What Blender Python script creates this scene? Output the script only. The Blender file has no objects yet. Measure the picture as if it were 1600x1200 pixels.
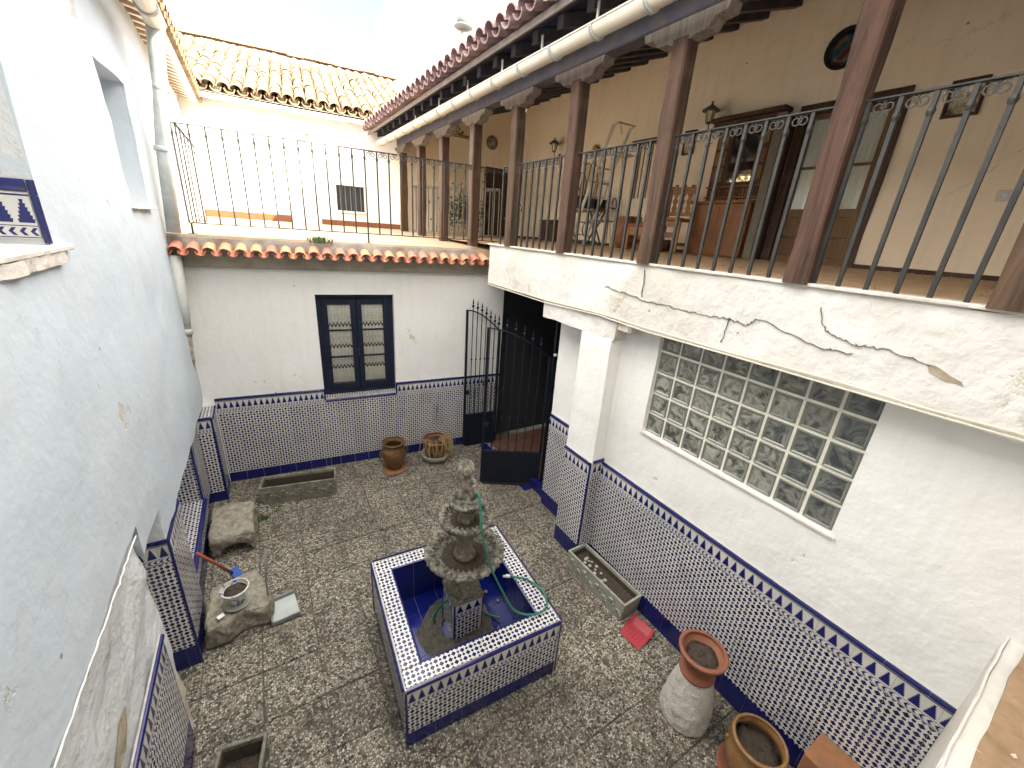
import bpy, bmesh, math, random
from mathutils import Vector, Matrix, noise
from math import radians as rad, pi, sin, cos
S = bpy.context.scene
COL = S.collection
random.seed(7)
# ------------------------------------------------------------------ camera
YAW, PIT, ROL, FPX = 0.565984525, 0.357461611, 0.0733924992, 632.210807
CAMZ = 4.2
f_ = Vector((sin(YAW)*cos(PIT), cos(YAW)*cos(PIT), -sin(PIT)))
r_ = Vector((cos(YAW), -sin(YAW), 0)); u_ = r_.cross(f_)
R2 = r_*cos(ROL)+u_*sin(ROL); U2 = -r_*sin(ROL)+u_*cos(ROL)
cd = bpy.data.cameras.new('camera'); cam = bpy.data.objects.new('camera', cd); COL.objects.link(cam)
M = Matrix.Identity(4)
for i in range(3):
    M[i][0] = R2[i]; M[i][1] = U2[i]; M[i][2] = -f_[i]
M[2][3] = CAMZ
cam.matrix_world = M
cd.sensor_width = 36; cd.lens = 36*FPX/1600; cd.clip_start = 0.02; cd.clip_end = 2000
S.camera = cam
# ------------------------------------------------------------------ light
SUN = Vector((-0.92, 1.5, -1.0)).normalized()
elev = math.asin(-SUN.z)
sl = bpy.data.lights.new('sun', 'SUN'); sl.energy = 2.6; sl.angle = rad(0.5); sl.color = (1.0, 0.9, 0.76)
so = bpy.data.objects.new('sun', sl); COL.objects.link(so)
so.rotation_euler = SUN.to_track_quat('-Z', 'Y').to_euler(); so.location = (8, -12, 14)
W = bpy.data.worlds.new('World'); S.world = W; W.use_nodes = True
nt = W.node_tree; nt.nodes.clear()
out = nt.nodes.new('ShaderNodeOutputWorld'); bg = nt.nodes.new('ShaderNodeBackground')
sky = nt.nodes.new('ShaderNodeTexSky'); sky.sky_type = 'NISHITA'; sky.sun_disc = False
sky.sun_elevation = elev; sky.sun_rotation = math.atan2(-SUN.x, -SUN.y)
sky.air_density = 0.8; sky.dust_density = 0.6; sky.ozone_density = 1.0
tc = nt.nodes.new('ShaderNodeTexCoord'); mp = nt.nodes.new('ShaderNodeMapping'); mp.inputs['Scale'].default_value = (1, 1, 2.4)
nz = nt.nodes.new('ShaderNodeTexNoise'); nz.inputs['Scale'].default_value = 1.5; nz.inputs['Detail'].default_value = 7; nz.inputs['Roughness'].default_value = .52
rp = nt.nodes.new('ShaderNodeValToRGB'); rp.color_ramp.elements[0].position = .40; rp.color_ramp.elements[1].position = .56; rp.color_ramp.elements[0].color = (.028, .028, .028, 1)
mx = nt.nodes.new('ShaderNodeMix'); mx.data_type = 'RGBA'
mx.inputs['B'].default_value = (19.0, 18.4, 17.5, 1)
nt.links.new(tc.outputs['Generated'], mp.inputs['Vector']); nt.links.new(mp.outputs[0], nz.inputs['Vector'])
d0 = (f_ + R2*((560-800)/FPX) + U2*((600-25)/FPX)).normalized()
dp_ = nt.nodes.new('ShaderNodeVectorMath'); dp_.operation = 'DOT_PRODUCT'; dp_.inputs[1].default_value = d0
nt.links.new(tc.outputs['Generated'], dp_.inputs[0])
mr = nt.nodes.new('ShaderNodeMapRange'); mr.inputs['From Min'].default_value = .86; mr.inputs['From Max'].default_value = .985; mr.inputs['To Min'].default_value = .05; mr.inputs['To Max'].default_value = -.15
nt.links.new(dp_.outputs['Value'], mr.inputs['Value'])
ad = nt.nodes.new('ShaderNodeMath'); ad.operation = 'ADD'; nt.links.new(nz.outputs['Fac'], ad.inputs[0]); nt.links.new(mr.outputs[0], ad.inputs[1])
nt.links.new(ad.outputs[0], rp.inputs[0]); nt.links.new(rp.outputs[0], mx.inputs['Factor'])
nt.links.new(sky.outputs[0], mx.inputs['A']); nt.links.new(mx.outputs['Result'], bg.inputs[0]); nt.links.new(bg.outputs[0], out.inputs[0])
bg.inputs[1].default_value = 0.06
vs = S.view_settings; vs.view_transform = 'Standard'; vs.look = 'None'; vs.gamma = 1; vs.use_curve_mapping = False
vs.exposure = 3.05
# ------------------------------------------------------------------ node helper
class NT:
    def __init__(s, name, rough=.6, spec=.4):
        s.m = bpy.data.materials.new(name); s.m.use_nodes = True; s.t = s.m.node_tree
        s.b = s.t.nodes['Principled BSDF']; s.b.inputs['Roughness'].default_value = rough
        s.b.inputs['Specular IOR Level'].default_value = spec; s._o = None
    def n(s, ty, ins=None, out=0, **pr):
        nd = s.t.nodes.new(ty)
        for k, v in pr.items(): setattr(nd, k, v)
        for k, v in (ins or {}).items():
            if isinstance(v, bpy.types.NodeSocket): s.t.links.new(v, nd.inputs[k])
            else: nd.inputs[k].default_value = v
        return nd.outputs[out]
    def co(s, kind='Object', scale=None):
        o = s.n('ShaderNodeTexCoord'); o = o.node.outputs[kind]
        return s.n('ShaderNodeMapping', {'Vector': o, 'Scale': scale}) if scale else o
    def noise(s, sc, det=4, ro=.55, v=None, dist=0.0):
        return s.n('ShaderNodeTexNoise', {'Vector': v if v is not None else s.co(), 'Scale': sc, 'Detail': det, 'Roughness': ro, 'Distortion': dist})
    def math(s, op, a, b=0.0, c=0.0, clamp=False): return s.n('ShaderNodeMath', {0: a, 1: b, 2: c}, operation=op, use_clamp=clamp)
    def ramp(s, f, stops, interp='LINEAR'):
        o = s.n('ShaderNodeValToRGB', {0: f}); r = o.node.color_ramp; r.interpolation = interp
        while len(r.elements) < len(stops): r.elements.new(.5)
        for e, (p, c) in zip(r.elements, stops):
            e.position = p; e.color = (c, c, c, 1) if isinstance(c, (int, float)) else (*c, 1)
        return o
    def mix(s, f, a, b, bt='MIX'):
        def cc(x): return (*x, 1) if isinstance(x, tuple) and len(x) == 3 else x
        nd = s.t.nodes.new('ShaderNodeMix'); nd.data_type = 'RGBA'; nd.blend_type = bt
        for k, v in (('Factor', f), ('A', cc(a)), ('B', cc(b))):
            sk = [i for i in nd.inputs if i.name == k and (i.type == ('VALUE' if k == 'Factor' else 'RGBA'))][0]
            if isinstance(v, bpy.types.NodeSocket): s.t.links.new(v, sk)
            else: sk.default_value = v
        return [o for o in nd.outputs if o.type == 'RGBA'][0]
    def col(s, v):
        if isinstance(v, bpy.types.NodeSocket): s.t.links.new(v, s.b.inputs['Base Color'])
        else: s.b.inputs['Base Color'].default_value = (*v, 1)
        return s
    def set(s, k, v):
        if isinstance(v, bpy.types.NodeSocket): s.t.links.new(v, s.b.inputs[k])
        else: s.b.inputs[k].default_value = v
        return s
    def bump(s, h, st=.5, d=.01):
        ins = {'Height': h, 'Strength': st, 'Distance': d}
        if s._o is not None: ins['Normal'] = s._o
        s._o = s.n('ShaderNodeBump', ins); s.t.links.new(s._o, s.b.inputs['Normal']); return s
def hsv_rand(m, col, dv=.2, dh=.02):
    r = m.n('ShaderNodeObjectInfo'); r = r.node.outputs['Random']
    v = m.math('MULTIPLY_ADD', r, dv*2, 1-dv); h = m.math('MULTIPLY_ADD', r, dh*2, .5-dh)
    return m.n('ShaderNodeHueSaturation', {'Hue': h, 'Saturation': 1.0, 'Value': v, 'Color': col})

def plaster(name, c=(.78, .78, .76), warm=(.66, .62, .54), stain=.5, cracks=1.0, peel=.0, bumpy=1.0):
    m = NT(name, .75, .25)
    big = m.noise(.8, 5, .6); med = m.noise(5, 5, .65); fine = m.noise(40, 3, .6)
    streak = m.noise(1.0, 5, .6, m.co('Object', (9, 9, .7)))
    base = m.mix(m.ramp(big, [(.35, 0), (.75, stain)]), c, warm)
    base = m.mix(m.math('MULTIPLY', m.ramp(streak, [(.5, 0), (.8, 1)]), .22*stain), base, (.42, .40, .34))
    base = m.mix(m.math('MULTIPLY', m.ramp(fine, [(.63, 0), (.72, 1)]), .10), base, (.4, .37, .31))
    # specks where the paint is chipped
    vo = m.n('ShaderNodeTexVoronoi', {'Vector': m.co(), 'Scale': 2.6, 'Randomness': 1.0}, feature='F1')
    sp = m.math('LESS_THAN', vo, .034)
    base = m.mix(m.math('MULTIPLY', sp, .75), base, (.16, .13, .10))
    wv = m.n('ShaderNodeVectorMath', {0: m.co(), 1: m.n('ShaderNodeVectorMath', {0: m.noise(3.0, 5, .7).node.outputs['Color'], 'Scale': .55}, operation='SCALE')}, operation='ADD')
    cr = m.n('ShaderNodeTexVoronoi', {'Vector': wv, 'Scale': .62}, feature='DISTANCE_TO_EDGE')
    msk = m.ramp(m.noise(1.3, 3), [(.5, 0), (.58, 1)])
    crk = m.math('MULTIPLY', m.math('LESS_THAN', cr, .0045), msk)
    crk = m.math('MULTIPLY', crk, cracks)
    base = m.mix(m.math('MULTIPLY', crk, .55), base, (.25, .22, .18))
    if peel:
        pn = m.noise(1.9, 8, .62, m.co('Object', (1, 1, .8)))
        pm = m.ramp(pn, [(.655-peel*.1, 0), (.665-peel*.1, 1)])
        base = m.mix(m.math('MULTIPLY', pm, .8), base, (.50, .42, .30))
        m.bump(m.ramp(pn, [(.64-peel*.1, 1), (.67-peel*.1, 0)]), .6, .006)
    m.col(base)
    m.bump(big, .6*bumpy, .10); m.bump(med, .45*bumpy, .016); m.bump(fine, .25*bumpy, .003)
    return m.m
MAT = {}
MAT['plaster'] = plaster('white_plaster', (.78, .77, .74), (.69, .66, .60), .7, .10, .02, .8)
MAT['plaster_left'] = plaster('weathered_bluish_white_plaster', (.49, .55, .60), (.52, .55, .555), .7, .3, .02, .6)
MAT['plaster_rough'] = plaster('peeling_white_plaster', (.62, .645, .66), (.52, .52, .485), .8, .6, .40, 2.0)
MAT['plaster_fascia'] = plaster('cracked_white_plaster', (.67, .65, .615), (.50, .46, .39), 1.0, .5, .16, 1.8)
MAT['plaster_cream'] = plaster('cream_plaster', (.97, .82, .60), (.93, .74, .50), .9, .5, .0, 1.0)
MAT['plaster_sill'] = plaster('worn_sill_plaster', (.62, .58, .52), (.45, .40, .34), 1.0, 1.0, .6, 2.2)
MAT['plaster_far'] = plaster('bright_white_plaster', (.84, .82, .78), (.76, .73, .66), .5, .3, .0, 1.0)

def tile_mats():
    navy = (.008, .010, .115); white = (.56, .545, .51)
    def common(m):
        m.set('Roughness', m.ramp(m.noise(9, 4), [(.3, .1), (.8, .3)])); m.bump(m.noise(14, 2), .12, .002)
        return m
    # field print : lozenges and dots, six to a tile
    m = NT('blue_white_field_tile', .15, .5)
    uv = m.n('ShaderNodeTexCoord').node.outputs['UV']
    sp = m.n('ShaderNodeSeparateXYZ', {0: uv}).node
    def cell(o):
        s_ = m.math('MULTIPLY', o, 6.0); r = m.math('ROUND', s_); return r, m.math('ABSOLUTE', m.math('SUBTRACT', s_, r))
    iu, du = cell(sp.outputs[0]); iv, dv = cell(sp.outputs[1])
    par = m.math('MODULO', m.math('ADD', m.math('ADD', iu, iv), 200.0), 2.0)
    big = m.math('LESS_THAN', m.math('ADD', du, dv), .56)
    dot = m.math('LESS_THAN', m.math('SQRT', m.math('ADD', m.math('MULTIPLY', du, du), m.math('MULTIPLY', dv, dv))), .30)
    ismix = m.math('ADD', m.math('MULTIPLY', par, dot), m.math('MULTIPLY', m.math('SUBTRACT', 1.0, par), big))
    vo = m.n('ShaderNodeTexWhiteNoise', {'Vector': m.n('ShaderNodeCombineXYZ', {0: iu, 1: iv, 2: m.n('ShaderNodeObjectInfo').node.outputs['Random']})})
    ink = m.mix(vo, (.004, .005, .040), (.013, .016, .095))
    wh = hsv_rand(m, m.mix(m.ramp(m.noise(7, 4), [(.4, 0), (.8, .6)]), white, (.46, .43, .38)), .09, .004)
    chp = m.ramp(m.noise(8.5, 6, .72), [(.70, 0), (.71, 1)])
    m.col(m.mix(m.math('MULTIPLY', chp, .8), m.mix(ismix, wh, ink), (.30, .20, .14))); common(m); MAT['tile_field'] = m.m
    # border print : stepped trees above a band of chevrons, three to a tile
    m = NT('blue_white_border_tile', .15, .5)
    uv = m.n('ShaderNodeTexCoord').node.outputs['UV']; sp = m.n('ShaderNodeSeparateXYZ', {0: uv}).node
    u = m.math('FRACT', m.math('MULTIPLY', sp.outputs[0], 3.0)); v = sp.outputs[1]
    x = m.math('ABSOLUTE', m.math('SUBTRACT', u, .5))
    tv = m.math('DIVIDE', m.math('SUBTRACT', v, .36), .50)        # 0..1 up the tree
    st = m.math('MULTIPLY', tv, 6.0); fl = m.math('FLOOR', st); fr = m.math('FRACT', st)
    wd = m.math('SUBTRACT', m.math('MULTIPLY', m.math('SUBTRACT', 6.0, fl), .060), m.math('MULTIPLY', fr, -.045))
    tree = m.math('MULTIPLY', m.math('LESS_THAN', x, wd), m.math('MULTIPLY', m.math('GREATER_THAN', tv, 0.0), m.math('LESS_THAN', tv, 1.0)))
    def band(a, b): return m.math('MULTIPLY', m.math('GREATER_THAN', v, a), m.math('LESS_THAN', v, b))
    bands = m.math('MAXIMUM', band(.925, .965), m.math('MAXIMUM', band(.285, .305), band(.035, .055)))
    cv = m.math('FRACT', m.math('ADD', m.math('MULTIPLY', sp.outputs[0], 6.0), m.math('MULTIPLY', m.math('ABSOLUTE', m.math('SUBTRACT', v, .17)), -4.5)))
    chev = m.math('MULTIPLY', m.math('LESS_THAN', cv, .42), band(.085, .255))
    al = m.math('MAXIMUM', m.math('MAXIMUM', tree, bands), chev, clamp=True)
    wh = hsv_rand(m, m.mix(m.ramp(m.noise(7, 4), [(.4, 0), (.8, .6)]), white, (.46, .43, .38)), .09, .004)
    m.col(m.mix(al, wh, (.007, .009, .095))); common(m); MAT['tile_border'] = m.m
    m = NT('cobalt_glazed_tile', .12, .55); m.col(hsv_rand(m, m.mix(m.noise(12, 4), (.005, .007, .065), (.010, .014, .12)), .15, .002)); common(m); MAT['tile_cobalt'] = m.m
    m = NT('pool_cobalt_tile', .12, .55); m.col(hsv_rand(m, m.mix(m.noise(6, 4), (.003, .006, .075), (.005, .011, .14)), .15, .002)); common(m); MAT['tile_pool'] = m.m
tile_mats()
def simple(name, c, rough=.6, c2=None, sc=8, bump=.0, dist=.005, metal=0, spec=.4, det=5, rnd=0):
    m = NT(name, rough, spec)
    k = m.mix(m.ramp(m.noise(sc, det, .62), [(.3, 0), (.72, 1)]), c, c2) if c2 else c
    if rnd: k = hsv_rand(m, k if c2 else m.n('ShaderNodeRGB') , rnd)
    m.col(k); m.set('Metallic', metal)
    if bump: m.bump(m.noise(sc*1.7, 6, .65), bump, dist)
    MAT[name] = m.m; return m
simple('grout', (.52, .50, .46), .9, (.30, .28, .25), 14)
simple('iron_dark', (.028, .030, .032), .45, (.075, .075, .072), 18, .3, .002)
simple('iron_grey', (.013, .014, .014), .6, (.050, .044, .036), 3, .4, .002)
simple('iron_far', (.16, .145, .12), .6, (.24, .2, .15), 9)
simple('gate_paint', (.006, .009, .016), .4, (.012, .015, .022), 9, .2, .002, spec=.2)
simple('blue_black_paint', (.006, .009, .022), .45, (.012, .018, .036), 10, .2, .002, spec=.25)
simple('gutter_cream', (.66, .60, .50), .38, (.56, .49, .38), 4)
simple('gutter_grey', (.50, .51, .48), .42, (.42, .42, .38), 5)
simple('pipe_grey', (.60, .63, .60), .5, (.36, .39, .37), 6)
simple('dirt', (.04, .036, .028), .95, (.11, .10, .078), 22, 1, .02)
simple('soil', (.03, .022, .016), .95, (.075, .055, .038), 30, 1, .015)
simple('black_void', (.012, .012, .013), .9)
simple('dark_board', (.018, .026, .060), .7, (.045, .05, .085), 5, .4, .006)
simple('dark_rafter', (.05, .05, .075), .75, (.11, .09, .085), 6, .5, .006)
simple('batten', (.30, .25, .22), .8, (.20, .16, .15), 6, .4, .004)
simple('mortar', (.27, .26, .23), .95, (.38, .36, .31), 9, .9, .02)
simple('beam_grey', (.21, .185, .145), .85, (.34, .30, .23), 5, .7, .01)
simple('green_hose', (.008, .12, .075), .5, (.02, .15, .10), 12)
simple('white_plastic', (.7, .7, .68), .4)
simple('red_plastic', (.40, .03, .05), .5, (.26, .04, .045), 14)
simple('blue_plastic', (.03, .09, .32), .5)
simple('red_stick', (.36, .06, .03), .5, (.28, .08, .04), 12)
simple('brass', (.45, .30, .06), .4, None, metal=.8)
simple('aluminium', (.74, .66, .50), .5, (.58, .50, .37), 8)
simple('rope', (.40, .29, .12), .9, (.28, .2, .08), 40, .5, .004)
simple('terra_floor', (.13, .055, .035), .75, (.08, .04, .028), 5, .2, .004)
simple('terrace_floor', (.55, .43, .30), .85, (.44, .31, .19), 2, .4, .01)
simple('gallery_floor', (.55, .36, .20), .9, (.42, .26, .14), 5, .8, .012)
simple('landing_dust', (.35, .235, .135), .95, (.22, .14, .08), 7, .9, .02)
simple('ochre_paint', (.22, .08, .03), .8, (.17, .06, .022), 6)
simple('bare_render', (.40, .34, .25), .95, (.27, .22, .155), 12, .8, .01)
simple('leaf', (.030, .060, .018), .7, (.06, .10, .03), 20)
simple('weed', (.045, .085, .02), .7, (.09, .13, .04), 20)
simple('straw', (.40, .29, .14), .9, (.28, .18, .08), 20)
simple('grey_metal', (.30, .32, .32), .4, (.22, .22, .21), 6, metal=.6)
simple('pale_pan', (.42, .46, .44), .4, (.32, .34, .32), 6)
simple('cardboard', (.42, .28, .15), .85)
simple('dark_case_shade', (.03, .03, .035), .9)
simple('glass_dark', (.02, .025, .028), .08, None, spec=.6)
simple('taupe_panel', (.20, .165, .115), .7, (.15, .125, .085), 6)
simple('zinc', (.17, .18, .185), .5, (.13, .14, .14), 5)
simple('label_white', (.75, .75, .72), .6)
def wood(name, a, b, rough=.7, sc=(18, 18, 1.2), bump=.6, rnd=.12):
    m = NT(name, rough, .3); v = m.co('Object', sc)
    g = m.noise(1.5, 8, .68, v, .6); base = m.mix(m.ramp(g, [(.35, 0), (.68, 1)]), a, b)
    w = m.ramp(m.noise(2.2, 4), [(.55, 0), (.75, .6)]); base = m.mix(w, base, tuple(min(1, x*1.5+.01) for x in b))
    dk = m.ramp(m.noise(2.6, 8, .7, v), [(.30, 1), (.38, 0)]); base = m.mix(m.math('MULTIPLY', dk, .7), base, tuple(x*.35 for x in a))
    m.col(hsv_rand(m, base, rnd)); m.bump(g, bump, .008); MAT[name] = m.m
wood('post_wood', (.038, .022, .015), (.115, .064, .043), .85, (14, 14, 1.0), .9)
wood('dark_wood', (.045, .022, .014), (.10, .05, .030), .5)
wood('honey_wood', (.20, .085, .025), (.30, .145, .05), .5)
wood('door_wood', (.12, .055, .022), (.20, .10, .042), .5)
wood('chair_wood', (.22, .085, .03), (.34, .15, .06), .5)
wood('corbel_wood', (.13, .10, .085), (.27, .215, .18))
def clay(name, a, b, c, rough=.8, rnd=.25, lich=.5):
    m = NT(name, rough, .25)
    base = m.mix(m.ramp(m.noise(5, 5, .6), [(.3, 0), (.7, 1)]), a, b)
    base = m.mix(m.math('MULTIPLY', m.ramp(m.noise(11, 6, .7), [(.5, 0), (.62, 1)]), lich), base, c)
    m.col(hsv_rand(m, base, rnd, .015)); m.bump(m.noise(30, 5), .5, .005); MAT[name] = m.m
clay('roof_tile', (.27, .18, .10), (.36, .26, .155), (.13, .09, .06), rnd=.35, lich=.65)
clay('roof_tile_purple', (.24, .155, .155), (.34, .23, .215), (.17, .14, .15))
clay('eave_tile_red', (.56, .20, .11), (.64, .28, .17), (.36, .25, .18), .75, .15, .35)
clay('terracotta', (.20, .08, .04), (.30, .13, .066), (.15, .105, .075), .75, .1, .65)
clay('glazed_brown', (.09, .045, .022), (.19, .095, .045), (.06, .036, .022), .28, .08, .7)
clay('ochre_glaze', (.20, .10, .032), (.28, .155, .06), (.24, .19, .12), .3, .08, .6)
def stone(name, a, b, dark, lich=.6, sc=9, bump=1.0):
    m = NT(name, .93, .15)
    base = m.mix(m.ramp(m.noise(sc, 6, .7), [(.3, 0), (.7, 1)]), a, b)
    base = m.mix(m.math('MULTIPLY', m.ramp(m.noise(sc*1.6, 7, .75), [(.46, 0), (.6, 1)]), lich), base, dark)
    base = m.mix(m.math('MULTIPLY', m.ramp(m.noise(sc*6, 3, .7), [(.62, 0), (.68, 1)]), .5), base, (.42, .40, .34))
    m.col(base); m.bump(m.noise(sc*1.2, 8, .7), bump, .03); m.bump(m.noise(sc*7, 4, .7), bump, .006); MAT[name] = m.m
stone('stone_block', (.22, .20, .155), (.36, .33, .27), (.10, .09, .065), .55)
stone('fountain_stone', (.08, .076, .062), (.34, .315, .26), (.016, .016, .012), .9, 15, 1.0)
stone('statue_stone', (.15, .13, .10), (.32, .28, .215), (.04, .036, .028), .6, 16, .7)
stone('trough_stone', (.15, .145, .11), (.25, .24, .19), (.06, .06, .04), .6, 9, .7)
stone('trough_pale', (.27, .27, .22), (.36, .36, .30), (.16, .16, .12), .5, 9, .6)
stone('white_stone', (.52, .48, .42), (.64, .60, .53), (.38, .34, .28), .35, 10, 1.3)
# washed pebble paving
m = NT('pebble_paver', .85, .3)
cw = m.co('Object')
oi = m.n('ShaderNodeObjectInfo').node.outputs['Location']
cw = m.n('ShaderNodeVectorMath', {0: cw, 1: oi}, operation='ADD')
def peb(scale):
    v = m.n('ShaderNodeTexVoronoi', {'Vector': cw, 'Scale': scale, 'Randomness': 1.0}, feature='F1').node
    e = m.n('ShaderNodeTexVoronoi', {'Vector': cw, 'Scale': scale, 'Randomness': 1.0}, feature='DISTANCE_TO_EDGE')
    rr = m.n('ShaderNodeSeparateColor', {0: v.outputs['Color']})
    c = m.ramp(rr, [(0, (.040, .034, .027)), (.20, (.14, .112, .082)), (.38, (.25, .212, .158)), (.58, (.39, .345, .27)), (.80, (.53, .49, .41)), (1, (.56, .53, .47))], 'CONSTANT')
    return c, e
c1, e1 = peb(54.0)
mort = m.mix(m.noise(20, 4, .6, cw), (.06, .055, .043), (.155, .145, .12))
base = m.mix(m.ramp(e1, [(.05, 0), (.13, 1)]), mort, c1)
st = m.ramp(m.noise(.75, 7, .66, cw), [(.40, 1), (.62, 0)])
base = m.mix(m.math('MULTIPLY', st, .38), base, (.045, .040, .032))
st2 = m.ramp(m.noise(2.4, 6, .7, cw), [(.52, 0), (.70, 1)])
base = m.mix(m.math('MULTIPLY', st2, .30), base, (.20, .15, .09))
st3 = m.ramp(m.noise(3.1, 7, .72, cw), [(.36, 1), (.44, 0)])
base = m.mix(m.math('MULTIPLY', st3, .55), base, (.03, .028, .022)); base = hsv_rand(m, base, .13, .004)
m.col(base); m.bump(m.ramp(e1, [(.02, 0), (.25, 1)]), .8, .006); m.bump(m.noise(5, 4, .6, cw), .5, .01)
MAT['paver'] = m.m
simple('joint_dirt', (.045, .04, .03), 1.0, (.14, .125, .10), 18, 1, .02)
# glass block
m = NT('glass_block', .12, .6)
rn = m.n('ShaderNodeObjectInfo').node.outputs['Random']
wv = m.n('ShaderNodeTexNoise', {'Vector': m.n('ShaderNodeVectorMath', {0: m.co(), 1: m.n('ShaderNodeObjectInfo').node.outputs['Location']}, operation='ADD'), 'Scale': 9.0, 'Detail': 2.0, 'Distortion': 1.6})
k = m.mix(m.ramp(wv, [(.35, 0), (.65, 1)]), (.06, .064, .055), (.36, .355, .29))
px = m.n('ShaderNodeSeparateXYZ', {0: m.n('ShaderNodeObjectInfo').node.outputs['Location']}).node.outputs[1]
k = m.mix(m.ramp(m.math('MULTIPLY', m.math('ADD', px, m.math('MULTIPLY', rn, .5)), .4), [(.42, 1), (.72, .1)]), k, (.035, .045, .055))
m.col(k); m.set('Coat Weight', .5); m.bump(wv, .7, .02); MAT['glass_block'] = m.m
simple('block_edge', (.22, .225, .19), .12, (.13, .135, .12), 8)
simple('block_joint', (.84, .81, .70), .7, (.74, .70, .58), 12)
# window glass
m = NT('window_glass', .03, .5); t = m.t
tr = t.nodes.new('ShaderNodeBsdfTransparent'); gl = t.nodes.new('ShaderNodeBsdfGlossy'); gl.inputs['Roughness'].default_value = .03
fr = t.nodes.new('ShaderNodeFresnel'); fr.inputs[0].default_value = 1.45; ms = t.nodes.new('ShaderNodeMixShader')
t.links.new(fr.outputs[0], ms.inputs[0]); t.links.new(tr.outputs[0], ms.inputs[1]); t.links.new(gl.outputs[0], ms.inputs[2])
t.links.new(ms.outputs[0], t.nodes['Material Output'].inputs[0]); MAT['glass'] = m.m
# lace curtain
def lace(name, solid=False):
    m = NT(name, .9, .1); m.col((.85, .83, .72))
    uv = m.n('ShaderNodeTexCoord').node.outputs['UV']; sp = m.n('ShaderNodeSeparateXYZ', {0: uv}).node
    U, V = sp.outputs[0], sp.outputs[1]
    vor = m.n('ShaderNodeTexVoronoi', {'Vector': uv, 'Scale': 34.0, 'Randomness': .35}, feature='F1')
    holes = m.math('GREATER_THAN', vor, .30)
    wave = m.math('MULTIPLY', m.math('ABSOLUTE', m.math('SINE', m.math('MULTIPLY', U, 62.0))), .035)
    vv = m.math('FRACT', m.math('MULTIPLY', m.math('ADD', V, wave), 4.1))
    line = m.math('LESS_THAN', vv, .10)
    dens = m.math('GREATER_THAN', vv, .55)
    al = m.math('ADD', m.math('MULTIPLY', m.math('SUBTRACT', 1.0, line), m.math('ADD', m.math('MULTIPLY', m.math('SUBTRACT', 1.0, holes), .25), .72)), m.math('MULTIPLY', dens, .1), clamp=True)
    if solid: al = m.math('MAXIMUM', al, .9)
    m.set('Alpha', al); MAT[name] = m.m
lace('lace'); 
m = NT('sheer_curtain', .9, .1)
k = m.mix(m.noise(4, 3, .5, m.co('Object', (1, 6, .4))), (.62, .60, .45), (.90, .87, .74)); m.col(k); MAT['sheer'] = m.m
m = NT('mirror', .03, .5); m.col((.85, .82, .7)); m.set('Metallic', 1.0); MAT['mirror'] = m.m
m = NT('lamp_glass', .1, .5); m.col((.70, .62, .40)); MAT['lamp_glass'] = m.m
m = NT('picture_print', .6, .3); m.col(m.mix(m.ramp(m.noise(9, 6, .7), [(.42, 0), (.6, 1)]), (.62, .52, .34), (.10, .09, .05))); MAT['print'] = m.m
m = NT('plate_dark', .35, .5); m.col(m.ramp(m.noise(5, 3, .6), [(.35, (.015, .035, .05)), (.46, (.02, .07, .09)), (.53, (.18, .12, .03)), (.57, (.10, .03, .02)), (.68, (.02, .02, .02))])); MAT['plate_dark'] = m.m
m = NT('plate_relief', .6, .4); m.col(m.ramp(m.noise(11, 4, .6), [(.4, (.10, .07, .05)), (.55, (.42, .34, .27)), (.7, (.2, .14, .1))])); MAT['plate_relief'] = m.m
m = NT('blue_flower_ceramic', .25, .5); m.col(m.mix(m.ramp(m.noise(16, 3, .6), [(.55, 0), (.60, 1)]), (.55, .54, .50), (.08, .12, .35))); MAT['ceramic'] = m.m

# ------------------------------------------------------------------ mesh helper
WI = {}          # world matrices of things
def wm(o): return WI.get(o.name, Matrix.Identity(4)) if o else Matrix.Identity(4)
def props(o, label=None, cat=None, group=None, kind=None):
    if label: o['label'] = label
    if cat: o['category'] = cat
    if group: o['group'] = group
    if kind: o['kind'] = kind
    return o
def thing(name, label, cat, loc=(0, 0, 0), rz=0, group=None):
    o = bpy.data.objects.new(name, None); COL.objects.link(o); o.empty_display_size = .1
    o.location = loc; o.rotation_euler = (0, 0, rz)
    WI[o.name] = Matrix.Translation(loc) @ Matrix.Rotation(rz, 4, 'Z')
    return props(o, label, cat, group)
def raw(name, verts, faces, mat, uvs=None, smooth=False):
    me = bpy.data.meshes.new(name); me.from_pydata([tuple(v) for v in verts], [], faces)
    if mat: me.materials.append(MAT[mat] if isinstance(mat, str) else mat)
    if uvs:
        ul = me.uv_layers.new(name='UVMap')
        for p in me.polygons:
            for li, vi in zip(p.loop_indices, p.vertices): ul.data[li].uv = uvs[vi]
    if smooth:
        for p in me.polygons: p.use_smooth = True
    me.update(); return me
def link(name, me, parent=None, local=None):
    o = bpy.data.objects.new(name, me); COL.objects.link(o)
    if parent is not None: o.parent = parent
    if local is not None: o.matrix_local = local
    WI[o.name] = wm(parent) @ (local or Matrix.Identity(4))
    return o
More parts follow.
